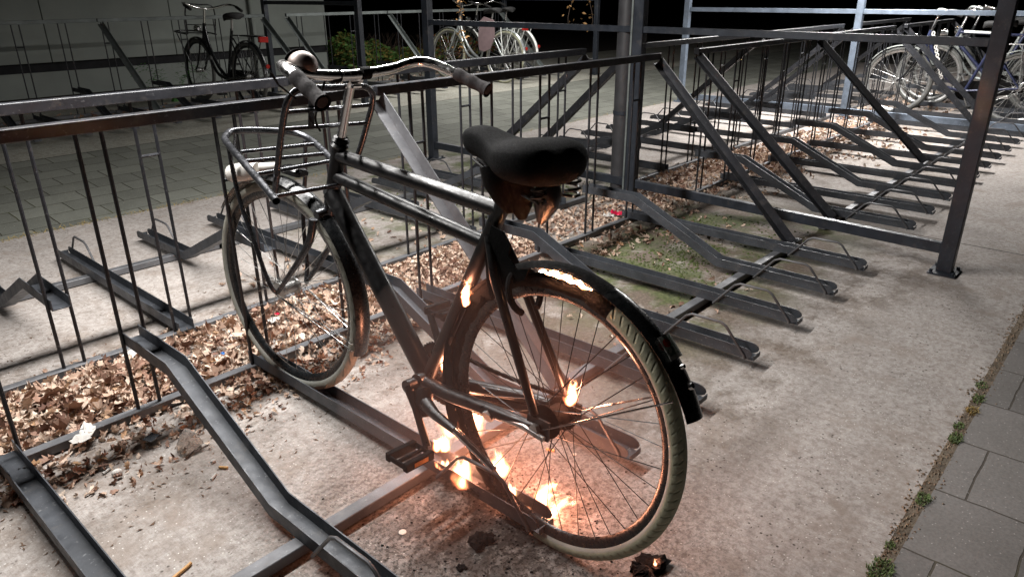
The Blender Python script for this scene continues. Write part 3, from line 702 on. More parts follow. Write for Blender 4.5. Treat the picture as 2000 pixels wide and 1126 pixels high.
# ------------------------------------------------------------------ fire
def flame_mat(name, tongues, strength, seed):
    m = bpy.data.materials.new(name); m.use_nodes = True; T = NT.__new__(NT); T.m = m; T.t = m.node_tree; T.n = T.t.nodes; T.tc = None
    out = T.n['Material Output']; T.n.remove(T.n['Principled BSDF'])
    e = T.n.new('ShaderNodeEmission')
    x, y, z = T.xyz()
    mp = T.n.new('ShaderNodeMapping'); mp.inputs['Location'].default_value = (seed*3.7, seed*1.3, 0); mp.inputs['Scale'].default_value = (2.6, 2.6, 1.5); T.l(T.pos(), mp.inputs[0])
    n1 = T.n.new('ShaderNodeTexNoise'); n1.inputs['Scale'].default_value = 1; n1.inputs['Detail'].default_value = 2; T.l(mp.outputs[0], n1.inputs['Vector'])
    sp = T.n.new('ShaderNodeSeparateColor'); T.l(n1.outputs['Color'], sp.inputs[0])
    am = T.math('ADD', T.math('MULTIPLY', z, .9), .25)
    x = T.math('ADD', x, T.math('MULTIPLY', T.math('SUBTRACT', sp.outputs[0], .5), am)); y = T.math('ADD', y, T.math('MULTIPLY', T.math('SUBTRACT', sp.outputs[1], .5), am))
    F = None
    for (ox, oy, h, wd, bx, by) in tongues:
        zz = T.math('DIVIDE', T.math('ADD', z, .04), h, clamp=True); z2 = T.math('MULTIPLY', zz, zz)
        ww = T.math('ADD', T.math('MULTIPLY', T.math('MULTIPLY', T.math('POWER', zz, .38), T.math('SUBTRACT', 1.0, zz)), wd*1.5), .0001)
        dx = T.math('SUBTRACT', T.math('SUBTRACT', x, ox), T.math('MULTIPLY', z2, bx)); dy = T.math('SUBTRACT', T.math('SUBTRACT', y, oy), T.math('MULTIPLY', z2, by))
        rr = T.math('SQRT', T.math('ADD', T.math('MULTIPLY', dx, dx), T.math('MULTIPLY', dy, dy)))
        f = T.math('SUBTRACT', 1.0, T.math('DIVIDE', rr, ww), clamp=True)
        F = f if F is None else T.math('MAXIMUM', F, f)
    T.l(T.ramp(F, [(0, (1, .16, .05)), (.35, (1, .34, .13)), (.8, (1, .62, .38))]), e.inputs[0])
    T.l(T.math('MULTIPLY', T.math('POWER', F, 1.15), strength), e.inputs[1]); T.l(e.outputs[0], out.inputs['Volume']); return m
def flame(loc, size, seed, label, tongues=5, h=1.0, spread=1.0, lean=(0, 0), power=1.0, grp='flames on the burning bicycle', strength=1.0):
    """one soft burning gas body: an uneven hull filled with glowing volume"""
    rnd = random.Random(seed); tg = []
    for i in range(min(tongues, 5)):
        tg.append((rnd.uniform(-.38, .38)*spread, rnd.uniform(-.38, .38)*spread, h*rnd.uniform(.6, 1.15), rnd.uniform(.30, .46), lean[0]*rnd.uniform(.4, 1), lean[1]*rnd.uniform(.4, 1)))
    hw = .45*spread+.45+.5*max(abs(lean[0]), abs(lean[1])); top = h*1.2
    m = MB(); rings = []
    for k in range(8):
        t = k/7; rad = hw*(.75+.45*math.sin(t*PI)); rings.append([(rad*math.cos(2*PI*q/14)+lean[0]*.3*t, rad*math.sin(2*PI*q/14)+lean[1]*.3*t, -.05+(top+.05)*t) for q in range(14)])
    m.loft(rings); o = m.build('flame', flame_mat('flame_gas', tg, strength*36/size, seed), None, loc); o.scale = (size, size, size); tag(o, label, 'flame', grp)
    if power > 0:
        ld = bpy.data.lights.new('fire_light', 'POINT'); ld.energy = power*1.9; ld.color = (1.0, .36, .20); ld.shadow_soft_size = size*.35
        lo = bpy.data.objects.new('fire_light', ld); COL.objects.link(lo); lo.location = (loc[0]+.01, loc[1], loc[2]+size*h*.6)
    return o
flame((.050, -1.000, .140), .125, 3, 'tall flame licking up right of the crank, above the kickstand', 7, 1.25, .75, lean=(.2, -.1), power=2.2)
flame((.090, -1.010, .160), .058, 5, 'little flame just right of the tall one, behind the chain stay', 3, 1.3, .8, power=.4)
flame((-.010, -.965, .095), .055, 6, 'small flame between crank and kickstand, left of the tall one', 4, 1.0, 1.0, power=.4)
flame((.018, -1.082, .045), .105, 8, 'broad flame burning in the wheel channel below the pedal', 11, .85, 1.3, power=2.0)
flame((-.005, -.995, .058), .036, 12, 'small pointed flame between the pedal and the broad one', 5, .7, 2.0, power=.3)
flame((.050, -1.255, .012), .100, 21, 'largest lowest flame with a curling tip beside the rear tyre', 11, .62, 1.3, lean=(.9, -.7), power=2.8)
flame((.018, -1.205, .050), .032, 24, 'small upright flame left of the largest lowest flame', 4, 1.5, .7, power=.2)
flame((.005, -1.068, .560), .036, 31, 'slim flame in the gap between seat tube and rear mudguard', 4, 2.5, .35, lean=(0, -.5), power=.3)
flame((.020, -.962, .325), .028, 33, 'small flame behind the seat tube low by the bottom bracket', 4, 1.3, 1.1, power=.4)
flame((.050, -1.352, .380), .048, 41, 'bright flame at the rear hub of the burning bicycle', 6, 1.25, .7, lean=(.3, 0), power=.9)
fr2 = MB(); pth = []
for i in range(14):
    a = math.radians(82+i*1.75); rr_ = .3555+.003*math.sin(i*2.1); pth.append((.050-.026, -1.334+rr_*math.cos(a), .346+rr_*math.sin(a)))
fr2.tube(pth, [.0015+.0065*abs(math.sin(PI*i/13))**.7*(.65+.35*math.sin(i*1.9+.6)) for i in range(14)], 10)
fm2 = bpy.data.materials.new('fire_line_gas'); fm2.use_nodes = True; fm2.node_tree.nodes.remove(fm2.node_tree.nodes['Principled BSDF'])
em2 = fm2.node_tree.nodes.new('ShaderNodeEmission'); em2.inputs[0].default_value = (1, .40, .18, 1); em2.inputs[1].default_value = 900
fm2.node_tree.links.new(em2.outputs[0], fm2.node_tree.nodes['Material Output'].inputs['Volume'])
tag(fr2.build('flame', fm2), 'narrow line of fire running along under the rear mudguard', 'flame', 'flames on the burning bicycle')
ld = bpy.data.lights.new('fire_light', 'POINT'); ld.energy = .10; ld.color = (1, .40, .19); ld.shadow_soft_size = .02
lo = bpy.data.objects.new('fire_light', ld); COL.objects.link(lo); lo.location = (-.02, -1.40, .69)
flame((.092, -1.590, .012), .014, 44, 'tiny flame on the charred lump lying on the concrete', 2, 1.6, .5, power=.08)
# burning melt puddle strips in the channel and charred lumps on the concrete
def lump(loc, size, seed, label, mat='char', grp='charred debris under the bicycle', flat=.35, cat='charred lump', name='charred_lump'):
    rnd = random.Random(seed); mb = MB()
    for i in range(7):
        r = size*rnd.uniform(.22, .5)
        mb.ball((rnd.uniform(-.6, .6)*size, rnd.uniform(-.6, .6)*size, r*flat*.7), r, 9, 6, (rnd.uniform(.7, 1.3), rnd.uniform(.7, 1.3), flat))
    for k, v in enumerate(mb.v):
        q = 1+.25*math.sin(v[0]*310+seed)*math.cos(v[1]*270+k % 3); mb.v[k] = (v[0]*q, v[1]*q, max(.0005, v[2]*q))
    return tag(mb.build(name, M[mat], None, loc, smooth=False), label, cat, grp)
lump((.085, -1.578, .001), .050, 5, 'charred lump with a tiny flame, lying apart right of the rear tyre', flat=.5)
lump((-.115, -1.225, .001), .040, 6, 'larger black melted lump on the concrete left of the rack channel', flat=.6)
lump((-.210, -1.240, .001), .018, 9, 'small black crumb of debris nearest the picture bottom')
lump((.010, -1.130, .040), .050, 12, 'black melted mass inside the wheel channel under the broad flame', flat=.5)
lump((.045, -1.260, .001), .060, 15, 'charred remains under the largest lowest flame', flat=.3)
fp_ = MB(); rnd = random.Random(4)
for i in range(420):
    a = rnd.uniform(0, 2*PI); d = abs(rnd.gauss(0, .22))+.03; x = .0+d*math.cos(a)*1.1; y = -1.22+d*math.sin(a)*.9
    r = rnd.uniform(.0012, .0042); q = [(x+r*math.cos(b+a)*rnd.uniform(.6, 1.4), y+r*math.sin(b+a)*rnd.uniform(.6, 1.4), .0008) for b in (0, 1.3, 2.5, 3.7, 5)]
    b0 = len(fp_.v); fp_.v += q+[(x, y, .0008+r*.6)]; fp_.f += [(b0+j, b0+(j+1) % 5, b0+5) for j in range(5)]
tag(fp_.build('ash_flakes', M['char'], smooth=False), 'black ash flakes scattered over the concrete round the fire', 'ash', kind='stuff')

# ------------------------------------------------------------------ fallen leaves
def leaf_mat():
    t = NT('dry_leaf'); a = t.n.new('ShaderNodeAttribute'); a.attribute_name = 'tone'
    c = t.ramp(a.outputs['Fac'], [(0, (.14, .07, .05)), (.2, (.30, .18, .13)), (.45, (.50, .36, .275)), (.7, (.66, .52, .42)), (.92, (.70, .59, .49)), (1, (.46, .27, .14))])
    c = t.mix(.5, c, t.ramp(t.noise(90, 5, .7), [(.3, (.5, .45, .4)), (.65, (1, 1, 1))]), 'MULTIPLY')
    t.set(c, .7, 0, .35); t.bump(t.noise(160, 4), .0008)
    return t.m
M['leaf'] = leaf_mat()
OAK = [(0, -.5, .05), (.10, -.34, .16), (.22, -.30, .30), (.14, -.10, .2), (.34, -.02, .42), (.20, .14, .26), (.26, .30, .36), (.08, .40, .15), (0, .55, .05)]
def add_leaf(mb, tone, x, y, z, s, rnd, tilt=.75):
    yaw = rnd.uniform(0, 2*PI); curl = rnd.uniform(-2.2, 2.4); fold = rnd.uniform(-.4, 1.5); narrow = rnd.uniform(.6, 1.15)
    E_ = Euler((rnd.gauss(0, tilt), rnd.gauss(0, tilt), yaw)).to_matrix(); b = len(mb.v); n = len(OAK)
    c = Vector((x, y, z))
    pts = []
    for (px, py, _) in OAK: pts.append((0, py, curl*py*py*.8-.1))
    for (px, py, _) in OAK[1:-1]: pts.append((px*narrow, py, curl*py*py*.8-.1+fold*px))
    for (px, py, _) in OAK[1:-1]: pts.append((-px*narrow, py, curl*py*py*.8-.1+fold*px+rnd.uniform(-.06, .06)))
    for p in pts: mb.v.append(tuple(c+E_ @ Vector(p)*s))
    tt = rnd.random(); tone.extend([tt]*len(pts))
    R = lambda i: b+n+i-1; Lf = lambda i: b+2*n-2+i-1
    mb.f.append((b, R(1), b+1)); mb.f.append((b, b+1, Lf(1)))
    for i in range(1, n-2):
        mb.f.append((b+i, R(i), R(i+1), b+i+1)); mb.f.append((b+i, b+i+1, Lf(i+1), Lf(i)))
    mb.f.append((b+n-2, R(n-2), b+n-1)); mb.f.append((b+n-2, b+n-1, Lf(n-2)))
def litter(name, regions, seed, label):
    rnd = random.Random(seed); mb = MB(); tone = []
    for (x0, x1, y0, y1, n, s0, s1, zt, edge) in regions:
        k = 0
        while k < n:
            x = rnd.uniform(x0, x1)
            u = rnd.random(); y = y0+(y1-y0)*u
            clump = .5+.5*math.sin(x*5.1+seed)*math.sin(y*7+x*2.3)
            if rnd.random() > .45+.55*clump: k += .34; continue
            if edge and rnd.random() < edge*abs(u-.5)*2: k += .2; continue
            zz = rnd.random()**1.5*zt*(1-abs(u-.5)*1.2)+.006
            add_leaf(mb, tone, x, y, zz, rnd.uniform(s0, s1), rnd); k += 1
    me = mb.mesh(name, M['leaf'], smooth=False); a = me.attributes.new('tone', 'FLOAT', 'POINT'); a.data.foreach_set('value', tone)
    o = link(name, me); tag(o, label, 'leaves', kind='stuff'); return o
litter('fallen_leaves', [
    (-1.2, .62, .015, .465, 4200, .020, .055, .055, 0), (-1.2, .62, .05, .42, 330, .05, .095, .07, 0),
    (-.95, .50, -.20, .02, 900, .018, .050, .028, 0), (-.75, .40, -.34, -.12, 260, .012, .035, .01, .4),
    (.62, 1.75, .02, .46, 2600, .020, .050, .05, 0), (1.0, 2.9, -.02, .42, 1900, .020, .045, .035, 0), (1.3, 2.3, -.30, .0, 260, .026, .05, .015, .3), (.5, 1.2, -.16, .02, 120, .03, .055, .02, 0),
    (2.7, 4.9, -.10, .52, 1900, .028, .055, .045, .2), (3.9, 7.2, -.22, .40, 1500, .03, .06, .04, .3), (3.2, 4.4, -.45, -.1, 120, .03, .05, .01, .4), (4.6, 6.8, -.65, -.2, 220, .03, .06, .012, .3),
    (7.2, 10, -.4, .5, 500, .04, .07, .03, .3), (-1.4, .7, .44, .56, 120, .02, .045, .012, 0), (.3, 1.6, .55, .95, 70, .02, .045, .01, .3), (.9, 2.6, -.62, -.28, 45, .022, .045, .008, 0), (.75, 1.9, -1.02, -.80, 60, .018, .04, .01, 0),
    (2.2, 2.9, -.6, -.1, 60, .025, .045, .01, 0), (1.2, 2.8, .5, 1.3, 60, .02, .045, .01, 0)], 11, 'dry brown fallen leaves drifted between the rack rails')
litter('fallen_leaves', [(-1, 3.6, 5.7, 6.4, 260, .03, .06, .02, .3), (4.0, 8, 5.6, 6.6, 420, .03, .07, .03, .3), (5.5, 9.5, 6.8, 8.4, 380, .04, .08, .06, 0)], 12, 'dim brown leaves along the far racks and hedge foot').location = (0, 0, GZ)
# crumbs of leaf and twig
cr_ = MB(); rnd = random.Random(9)
for i in range(1500):
    reg = rnd.choice([(-1.1, .7, -.55, 0), (-1.1, .7, -.40, 0), (.6, 2.6, -1.05, .5), (-1.1, 1.2, .44, .95), (2.7, 5.5, -.5, .5)])
    x = rnd.uniform(reg[0], reg[1]); y = rnd.uniform(reg[2], reg[3]); r = rnd.uniform(.003, .011); a = rnd.uniform(0, PI)
    b0 = len(cr_.v); dx, dy = math.cos(a), math.sin(a)
    cr_.v += [(x-dx*r-dy*r*.3, y-dy*r+dx*r*.3, .001), (x+dx*r, y+dy*r, .0015+rnd.random()*.004), (x+dy*r*.4, y-dx*r*.4, .002)]; cr_.f.append((b0, b0+1, b0+2))
tag(cr_.build('leaf_crumbs', plain('leaf_crumb', (.11, .065, .04), .9, 0, .6, 60), smooth=False), 'leaf crumbs and twigs strewn beside the rails', 'leaf crumbs', kind='stuff')

# ------------------------------------------------------------------ litter
M['paper'] = plain('white_paper', (.52, .50, .47), .7, 0, .12, 40)
M['butt'] = plain('cigarette_filter', (.62, .36, .15), .8, 0, .2, 200)
M['red'] = plain('red_wrapper_foil', (.60, .02, .07), .25, .2, .3, 40)
M['blue'] = plain('blue_wrapper_foil', (.05, .22, .55), .3, .2, .3, 40)
M['clear'] = plain('milky_clear_plastic', (.75, .70, .66), .12, 0, .1, 40); M['clear'].node_tree.nodes['Principled BSDF'].inputs['Transmission Weight'].default_value = .85; M['clear'].node_tree.nodes['Principled BSDF'].inputs['IOR'].default_value = 1.1
def crumple(loc, sx, sy, h, mat, seed, label, cat, name, n=6):
    rnd = random.Random(seed); mb = MB(); ya = rnd.uniform(0, PI); ca_, sa_ = math.cos(ya), math.sin(ya)
    for i in range(n+1):
        for j in range(n+1):
            u = i/n-.5; v = j/n-.5; x = u*sx*(1+.3*rnd.uniform(-1, 1)*(abs(v) > .3)); y = v*sy*(1+.3*rnd.uniform(-1, 1)*(abs(u) > .3))
            mb.v.append((x*ca_-y*sa_, x*sa_+y*ca_, abs(rnd.gauss(0, h))+.002))
    for i in range(n):
        for j in range(n):
            a = i*(n+1)+j; mb.f.append((a, a+n+1, a+n+2, a+1))
    o = tag(mb.build(name, M[mat] if isinstance(mat, str) else mat, None, loc, smooth=False), label, cat)
    q = o.modifiers.new('solid', 'SOLIDIFY'); q.thickness = .0006; return o
crumple((-.275, .37, .055), .10, .045, .006, 'paper', 1, 'white paper scrap on the leaves by the raised channel at the left', 'paper scrap', 'paper_scrap')
crumple((.205, .250, .045), .045, .035, .006, 'paper', 2, 'small white scrap with red print inside the front wheel', 'paper scrap', 'paper_scrap')
crumple((.235, .270, .055), .018, .016, .004, 'red', 3, 'tiny red foil scrap nearest the front wheel spokes', 'foil scrap', 'foil_scrap')
crumple((-.08, .12, .05), .014, .012, .003, 'blue', 4, 'tiny bright blue foil scrap on the leaves left of the bicycle', 'foil scrap', 'foil_scrap')
crumple((2.43, .10, .02), .070, .045, .010, 'red', 5, 'crumpled red wrapper on the leaves by the downpipe foot', 'wrapper', 'wrapper')
crumple((2.36, .12, .02), .06, .05, .012, 'paper', 6, 'crumpled white wrapper touching the red one', 'wrapper', 'wrapper')
crumple((-.60, -.02, .03), .10, .05, .006, 'paper', 7, 'torn white packaging half hidden in leaves at the far left', 'packaging', 'packaging')
crumple((1.65, .28, .03), .06, .03, .006, 'paper', 8, 'white scrap on the leaves just right under the saddle', 'paper scrap', 'paper_scrap')
cup = MB(); cup.tube([(0, 0, .0), (.012, .004, .012), (.045, .012, .030), (.050, .013, .032)], [.012, .024, .034, .036], 16, caps=False)
cp = tag(cup.build('plastic_cup', M['clear'], None, (-.44, -.30, .004)), 'milky crushed plastic cup lying at the edge of the leaves', 'plastic cup'); sld = cp.modifiers.new('s', 'SOLIDIFY'); sld.thickness = .0007
tag(MB().tube([(-.055, -.012, .004), (.0, .004, .004), (.012, .009, .004)], .0042, 8).build('cigarette_butt', M['butt'], None, (-.64, -.76, .001)), 'orange cigarette butt on the bare concrete between two channels', 'cigarette butt')
bt = [(-.43, -.475, .6, 'pale cigarette butt on brown dirt left of the raised channel', 'paper'), (-.39, -.455, 2.2, 'short dirty butt lying beside a pale one left of the raised channel', 'butt'), (.300, -1.105, 1.9, 'orange cigarette butt under the rear hub of the bicycle', 'butt'),
      (-.62, -.22, .4, 'pale butt at the foot of the leaf pile', 'paper'), (-.36, -.66, 1.3, 'curved thin twig-like stub alone on the concrete', 'butt')]
for (x, y, a, lb, mt) in bt:
    tag(MB().tube([(-.013*math.cos(a), -.013*math.sin(a), .004), (.013*math.cos(a), .013*math.sin(a), .004)], .0038, 8).build('cigarette_butt', M[mt], None, (x, y, .001)), lb, 'cigarette butt')
M['gum'] = plain('trodden_gum', (.62, .58, .52), .9, 0, .1, 60)
for (x, y, r, lb) in [(-.22, -1.045, .010, 'round pale gum spot on the sooty concrete right of the front channel'), (-.50, -1.02, .011, 'oval pale gum spot beside the raised channel at the bottom'), (-.47, -1.035, .005, 'tiny gum spot next to the oval one'), (.335, -1.17, .006, 'small pale gum spot inside the rear wheel')]:
    tag(MB().tube([(x, y, .0005), (x, y, .002), (x, y, .0026)], [r, r, r*.7], 14).build('gum_spot', M['gum'], smooth=False), lb, 'gum spot')
tag(MB().ball((0, 0, 0), .014, 8, 6, (1.1, .8, .7)).build('pebble', M['paper'], None, (-.605, -.255, .009), smooth=False), 'white pebble at the edge of the leaf pile', 'pebble')
tag(MB().ball((0, 0, 0), .008, 8, 6, (1.1, .8, .7)).build('pebble', M['paper'], None, (-.395, -.405, .005), smooth=False), 'small white pebble near the crushed cup', 'pebble')
# pebbles of broken mirror / glass
tag(MB().box(-.022, .022, -.014, .014, 0, .002).build('glass_shard', plain('mirror_shard', (.25, .27, .30), .1, .8, .1), None, (-.475, -.185, .028), smooth=False), 'dark flat mirror shard on the leaves under the near rail', 'shard').rotation_euler = (.15, .1, .6)

# ------------------------------------------------------------------ grass tufts in the paving joint
M['grass'] = plain('green_grass', (.10, .15, .045), .7, 0, .45, 60)
M['drygrass'] = plain('dry_grass', (.30, .22, .08), .8, 0, .4, 60)
def tuft(loc, R, n, h, seed, label, mats=('grass',), name='grass_tuft', grp=None, cat='grass tuft'):
    rnd = random.Random(seed); root = None
    mb = MB()
    for i in range(n):
        a = rnd.uniform(0, 2*PI); d = R*math.sqrt(rnd.random()); x = d*math.cos(a)*1.5; y = d*math.sin(a)*.8; b = rnd.uniform(0, 2*PI); L = h*.72*rnd.uniform(.5, 1.2); wd = .0014
        ox, oy = math.cos(b)*L*rnd.uniform(.3, 1.0), math.sin(b)*L*rnd.uniform(.3, 1.0); px, py = -math.sin(b)*wd, math.cos(b)*wd; k = len(mb.v)
        mb.v += [(x-px, y-py, 0), (x+px, y+py, 0), (x+ox*.45+px, y+oy*.45+py, L*.6), (x+ox*.45-px, y+oy*.45-py, L*.6), (x+ox, y+oy, L*.75)]
        mb.f += [(k, k+1, k+2, k+3), (k+3, k+2, k+4)]
    return tag(mb.build(name, M[mats[0]], None, loc, smooth=False), label, cat, grp)
GR = 'grass tufts in the joint beside the paving'
for i, (x, r, n, h, m_, lb) in enumerate([(.44, .034, 230, .020, 'grass', 'green grass tuft in the joint, nearest the picture bottom'), (.545, .013, 60, .013, 'grass', 'small tuft second from the bottom of the joint'),
    (.79, .022, 150, .016, 'grass', 'bright grass tuft where a slab joint meets the edge'), (1.165, .024, 150, .016, 'grass', 'larger of two neighbouring green tufts midway up the joint'), (1.25, .018, 100, .013, 'grass', 'smaller green tuft just above its larger neighbour'),
    (1.375, .022, 110, .018, 'drygrass', 'yellow dry tuft in the joint'), (1.47, .022, 90, .018, 'grass', 'dull tuft between the yellow one and the topmost tuft'), (1.585, .024, 100, .012, 'grass', 'topmost wide tuft of the paving joint')]):
    tuft((x, -1.988+.008*math.sin(i*2), 0), r, n, h, 50+i, lb, (m_,), grp=GR)
jm = MB(); rnd = random.Random(77)
for i in range(2600):
    x = rnd.uniform(0, 5); y = -1.988+rnd.gauss(0, .014+.006*math.sin(x*9)); r = rnd.uniform(.002, .007); k = len(jm.v); a = rnd.uniform(0, 6)
    jm.v += [(x+r*math.cos(a+q*2.1), y+r*math.sin(a+q*2.1), .0005) for q in range(3)]+[(x, y, r*.8)]; jm.f += [(k, k+1, k+3), (k+1, k+2, k+3), (k+2, k, k+3)]
tag(jm.build('joint_crumbs', plain('joint_crumb', (.19, .145, .10), .95, 0, .6, 80), smooth=False), 'brown crumbs filling the joint beside the paving', 'soil crumbs', kind='stuff')
# dry grass fringe along the far edge of the slab
fr_ = MB(); rnd = random.Random(5)
for i in range(1500):
    x = rnd.uniform(-1.5, 3.2) if i < 1000 else rnd.uniform(3, 7.5); y = 2.42+rnd.gauss(0, .02); L = rnd.uniform(.008, .03); a = rnd.uniform(0, 2*PI); k = len(fr_.v)
    fr_.v += [(x-.002, y, 0), (x+.002, y, 0), (x+math.cos(a)*L, y+math.sin(a)*L, L*.6)]; fr_.f.append((k, k+1, k+2))
tag(fr_.build('dry_grass_fringe', M['drygrass'], smooth=False), 'yellowish dry moss fringe along the far edge of the slab', 'dry grass', kind='stuff')
# moss cushions
mo = MB(); rnd = random.Random(15)
for i in range(2600):
    reg = rnd.choice([(1.5, 2.9, -.95, -.2), (1.8, 2.7, -.7, -.25), (1.8, 3.2, .65, 1.6)]); x = rnd.uniform(reg[0], reg[1]); y = rnd.uniform(reg[2], reg[3])
    if math.sin(x*6.3+1)*math.sin(y*8.1) < -.15+rnd.gauss(0, .3): continue
    r = rnd.uniform(.003, .010); k = len(mo.v); a = rnd.uniform(0, 6)
    mo.v += [(x+r*math.cos(a+q*1.57), y+r*math.sin(a+q*1.57), 0) for q in range(4)]+[(x+rnd.uniform(-r, r)*.5, y, r*rnd.uniform(.6, 1.2))]; mo.f += [(k+q, k+(q+1) % 4, k+4) for q in range(4)]
tag(mo.build('moss', plain('green_moss', (.065, .085, .022), .95, 0, .5, 60), smooth=False), 'low green moss cushions on the concrete near the slate frame', 'moss', kind='stuff')

# ------------------------------------------------------------------ added reddish haze standing in for camera glare round the fire
sm_ = bpy.data.materials.new('thin_glare_haze'); sm_.use_nodes = True; t_ = sm_.node_tree; t_.nodes.remove(t_.nodes['Principled BSDF'])
pv = t_.nodes.new('ShaderNodeVolumePrincipled'); pv.inputs['Color'].default_value = (.95, .74, .68, 1); pv.inputs['Density'].default_value = .13; pv.inputs['Anisotropy'].default_value = .2
t_.links.new(pv.outputs[0], t_.nodes['Material Output'].inputs['Volume'])
tag(MB().ball((0, 0, 0), .52, 28, 18, (.75, .9, .9)).build('glare_haze', sm_, None, (.05, -1.14, .24)), 'thin reddish haze added for the glare round the burning rear half of the bicycle', 'glare_haze', kind='stuff')

# ------------------------------------------------------------------ wall of the building behind
M['wall'] = plain('cream_wall_panel', (.29, .315, .29), .85, 0, .16, 1.0, .0006, .2)
M['dark'] = plain('dark_recess', (.018, .018, .02), .9, 0, .3, 5)
WY = 8.15
bld = empty('building', (0, WY, GZ), label='cream panelled wall of a low building with a dark recess above its plinth', cat='building')
xs = [-6, -4.4, -2.8, -1.2, .4, 2.0, 3.55, 4.75, 6.02]
for a, b in zip(xs[:-1], xs[1:]):
    MB().box(a+.005, b-.005, 0, .06, .40, 2.8).build('wall_panel', M['wall'], bld, smooth=False, bevel=.004)
MB().box(-6, 6.0, .02, .08, .0, .29).build('plinth', M['wall'], bld, smooth=False)
MB().box(-6, 6.0, .05, .09, .29, .40).build('recess', M['dark'], bld, smooth=False)
MB().box(-6, 6.02, .09, 3.0, 0, 2.8).build('body', M['wall'], bld, smooth=False)
MB().cyl((.52, -.05, 0), (.52, -.05, 2.6), .035, 12).build('drainpipe', M['wall'], bld, (4.2, 0, 0))

# ------------------------------------------------------------------ hedge, fern, vines
def leafcloud(name, mats, n, vol, s0, s1, seed, parent=None, loc=(0, 0, 0)):
    out = []
    for mi, m in enumerate(mats):
        rnd = random.Random(seed+mi); mb = MB()
        for i in range(n//len(mats)):
            x, y, z = vol(rnd); s = rnd.uniform(s0, s1); E_ = Euler((rnd.uniform(-1, 1), rnd.uniform(-1, 1), rnd.uniform(0, 6.3))).to_matrix(); k = len(mb.v); c = Vector((x, y, z))
            for p in ((0, -.5, 0), (.28, -.1, .08), (.2, .25, .04), (0, .6, -.05), (-.2, .25, .04), (-.28, -.1, .08)): mb.v.append(tuple(c+E_ @ Vector(p)*s))
            mb.f += [(k, k+1, k+2, k+3), (k, k+3, k+4, k+5)]
        out.append(mb)
    return out
M['hg'] = plain('hedge_green_leaf', (.10, .20, .045), .6, 0, .5, 6)
M['hy'] = plain('hedge_yellow_leaf', (.24, .20, .05), .6, 0, .4, 6)
M['hr'] = plain('hedge_russet_leaf', (.22, .075, .03), .65, 0, .45, 6)
M['twig'] = plain('brown_twig', (.06, .04, .028), .9, 0, .4, 20)
def hedge(x0, x1, label, seed, n, h, mats, y0=8.35):
    r = empty('hedge', ((x0+x1)/2, y0, GZ), label=label, cat='hedge', group='low hedges behind the far racks'); L = x1-x0
    def vol(rnd):
        x = rnd.uniform(-L/2, L/2); y = rnd.gauss(0, .22); top = h*(.75+.25*math.sin(x*3.1+seed)+.12*math.sin(x*9.3)); z = top*rnd.random()**.7*(1-.5*min(1, abs(y)/.5)); return x, y, z
    for mt, nm, mb in zip(mats, ('green_leaves', 'yellow_leaves', 'russet_leaves'), leafcloud('foliage', mats, n, vol, .05, .11, seed)): mb.build(nm, M[mt], r, smooth=False)
    tw = MB(); rnd = random.Random(seed)
    for i in range(60):
        x = rnd.uniform(-L/2, L/2); y = rnd.gauss(0, .12); tw.tube([(x, y, 0), (x+rnd.uniform(-.1, .1), y+rnd.uniform(-.1, .1), h*.5), (x+rnd.uniform(-.2, .2), y+rnd.uniform(-.2, .2), h*.95)], [.008, .005, .002], 5)
    tw.build('twigs', M['twig'], r)
hedge(6.15, 7.6, 'green and russet low hedge just right of the wall corner', 3, 4200, .56, ('hg', 'hy', 'hg'), 8.2)
hedge(7.7, 9.9, 'browner hedge further right, behind the silver bicycles', 8, 3600, .50, ('hg', 'hy', 'hr'), 8.1)
def strand_vine(x, y, z0, z1, n, seed, label):
    r = empty('dead_vine', (x, y, z0), label=label, cat='dead vine', group='dead vines hanging at the far shelter'); rnd = random.Random(seed)
    pts = [(rnd.gauss(0, .03), rnd.gauss(0, .03), (z1-z0)*i/9) for i in range(10)]
    MB().tube(pts, .004, 5).build('stem', M['twig'], r)
    def vol(q): t = q.random(); return q.gauss(0, .035), q.gauss(0, .035), t*(z1-z0)
    leafcloud('l', ('hr',), n, vol, .03, .07, seed)[0].build('dry_leaves', M['leaf2'], r, smooth=False)
M['leaf2'] = plain('orange_dry_vine_leaf', (.34, .19, .07), .7, 0, .45, 12)
strand_vine(5.95, 5.0, .45, 1.9, 90, 2, 'orange dry vine hanging between the slate post and the silver bicycles')
strand_vine(7.75, 4.6, .80, 1.9, 34, 4, 'thin dark vine strand hanging right of the silver bicycles')
strand_vine(8.15, 4.55, .72, 1.9, 44, 5, 'dry vine strand close to the farthest frame post')
fe = MB(); rnd = random.Random(3)
for i in range(22):
    a = i*2*PI/22+rnd.uniform(-.2, .2); L = rnd.uniform(.28, .5); prev = None
    for k in range(12):
        t = k/11; cx_, cy_, cz_ = math.cos(a)*L*t, math.sin(a)*L*t*.6, .42*math.sin(t*2.3)*L/.45
        wd = .05*(1-t)+.006; px, py = -math.sin(a)*wd, math.cos(a)*wd; kk = len(fe.v)
        fe.v += [(cx_, cy_, cz_), (cx_+px+math.cos(a)*.03, cy_+py, cz_-.012), (cx_-px+math.cos(a)*.03, cy_-py, cz_-.012), (cx_+math.cos(a)*.018, cy_+math.sin(a)*.012, cz_+.002)]
        fe.f += [(kk, kk+3, kk+1), (kk, kk+2, kk+3)]
fe.ball((0, 0, 0), .05, 8, 6)
tag(fe.build('fern', plain('bright_fern', (.05, .17, .03), .6, 0, .4, 10), None, (2.72, 6.55, GZ), smooth=False), 'green fern at the wall foot behind the dark bicycle', 'fern')

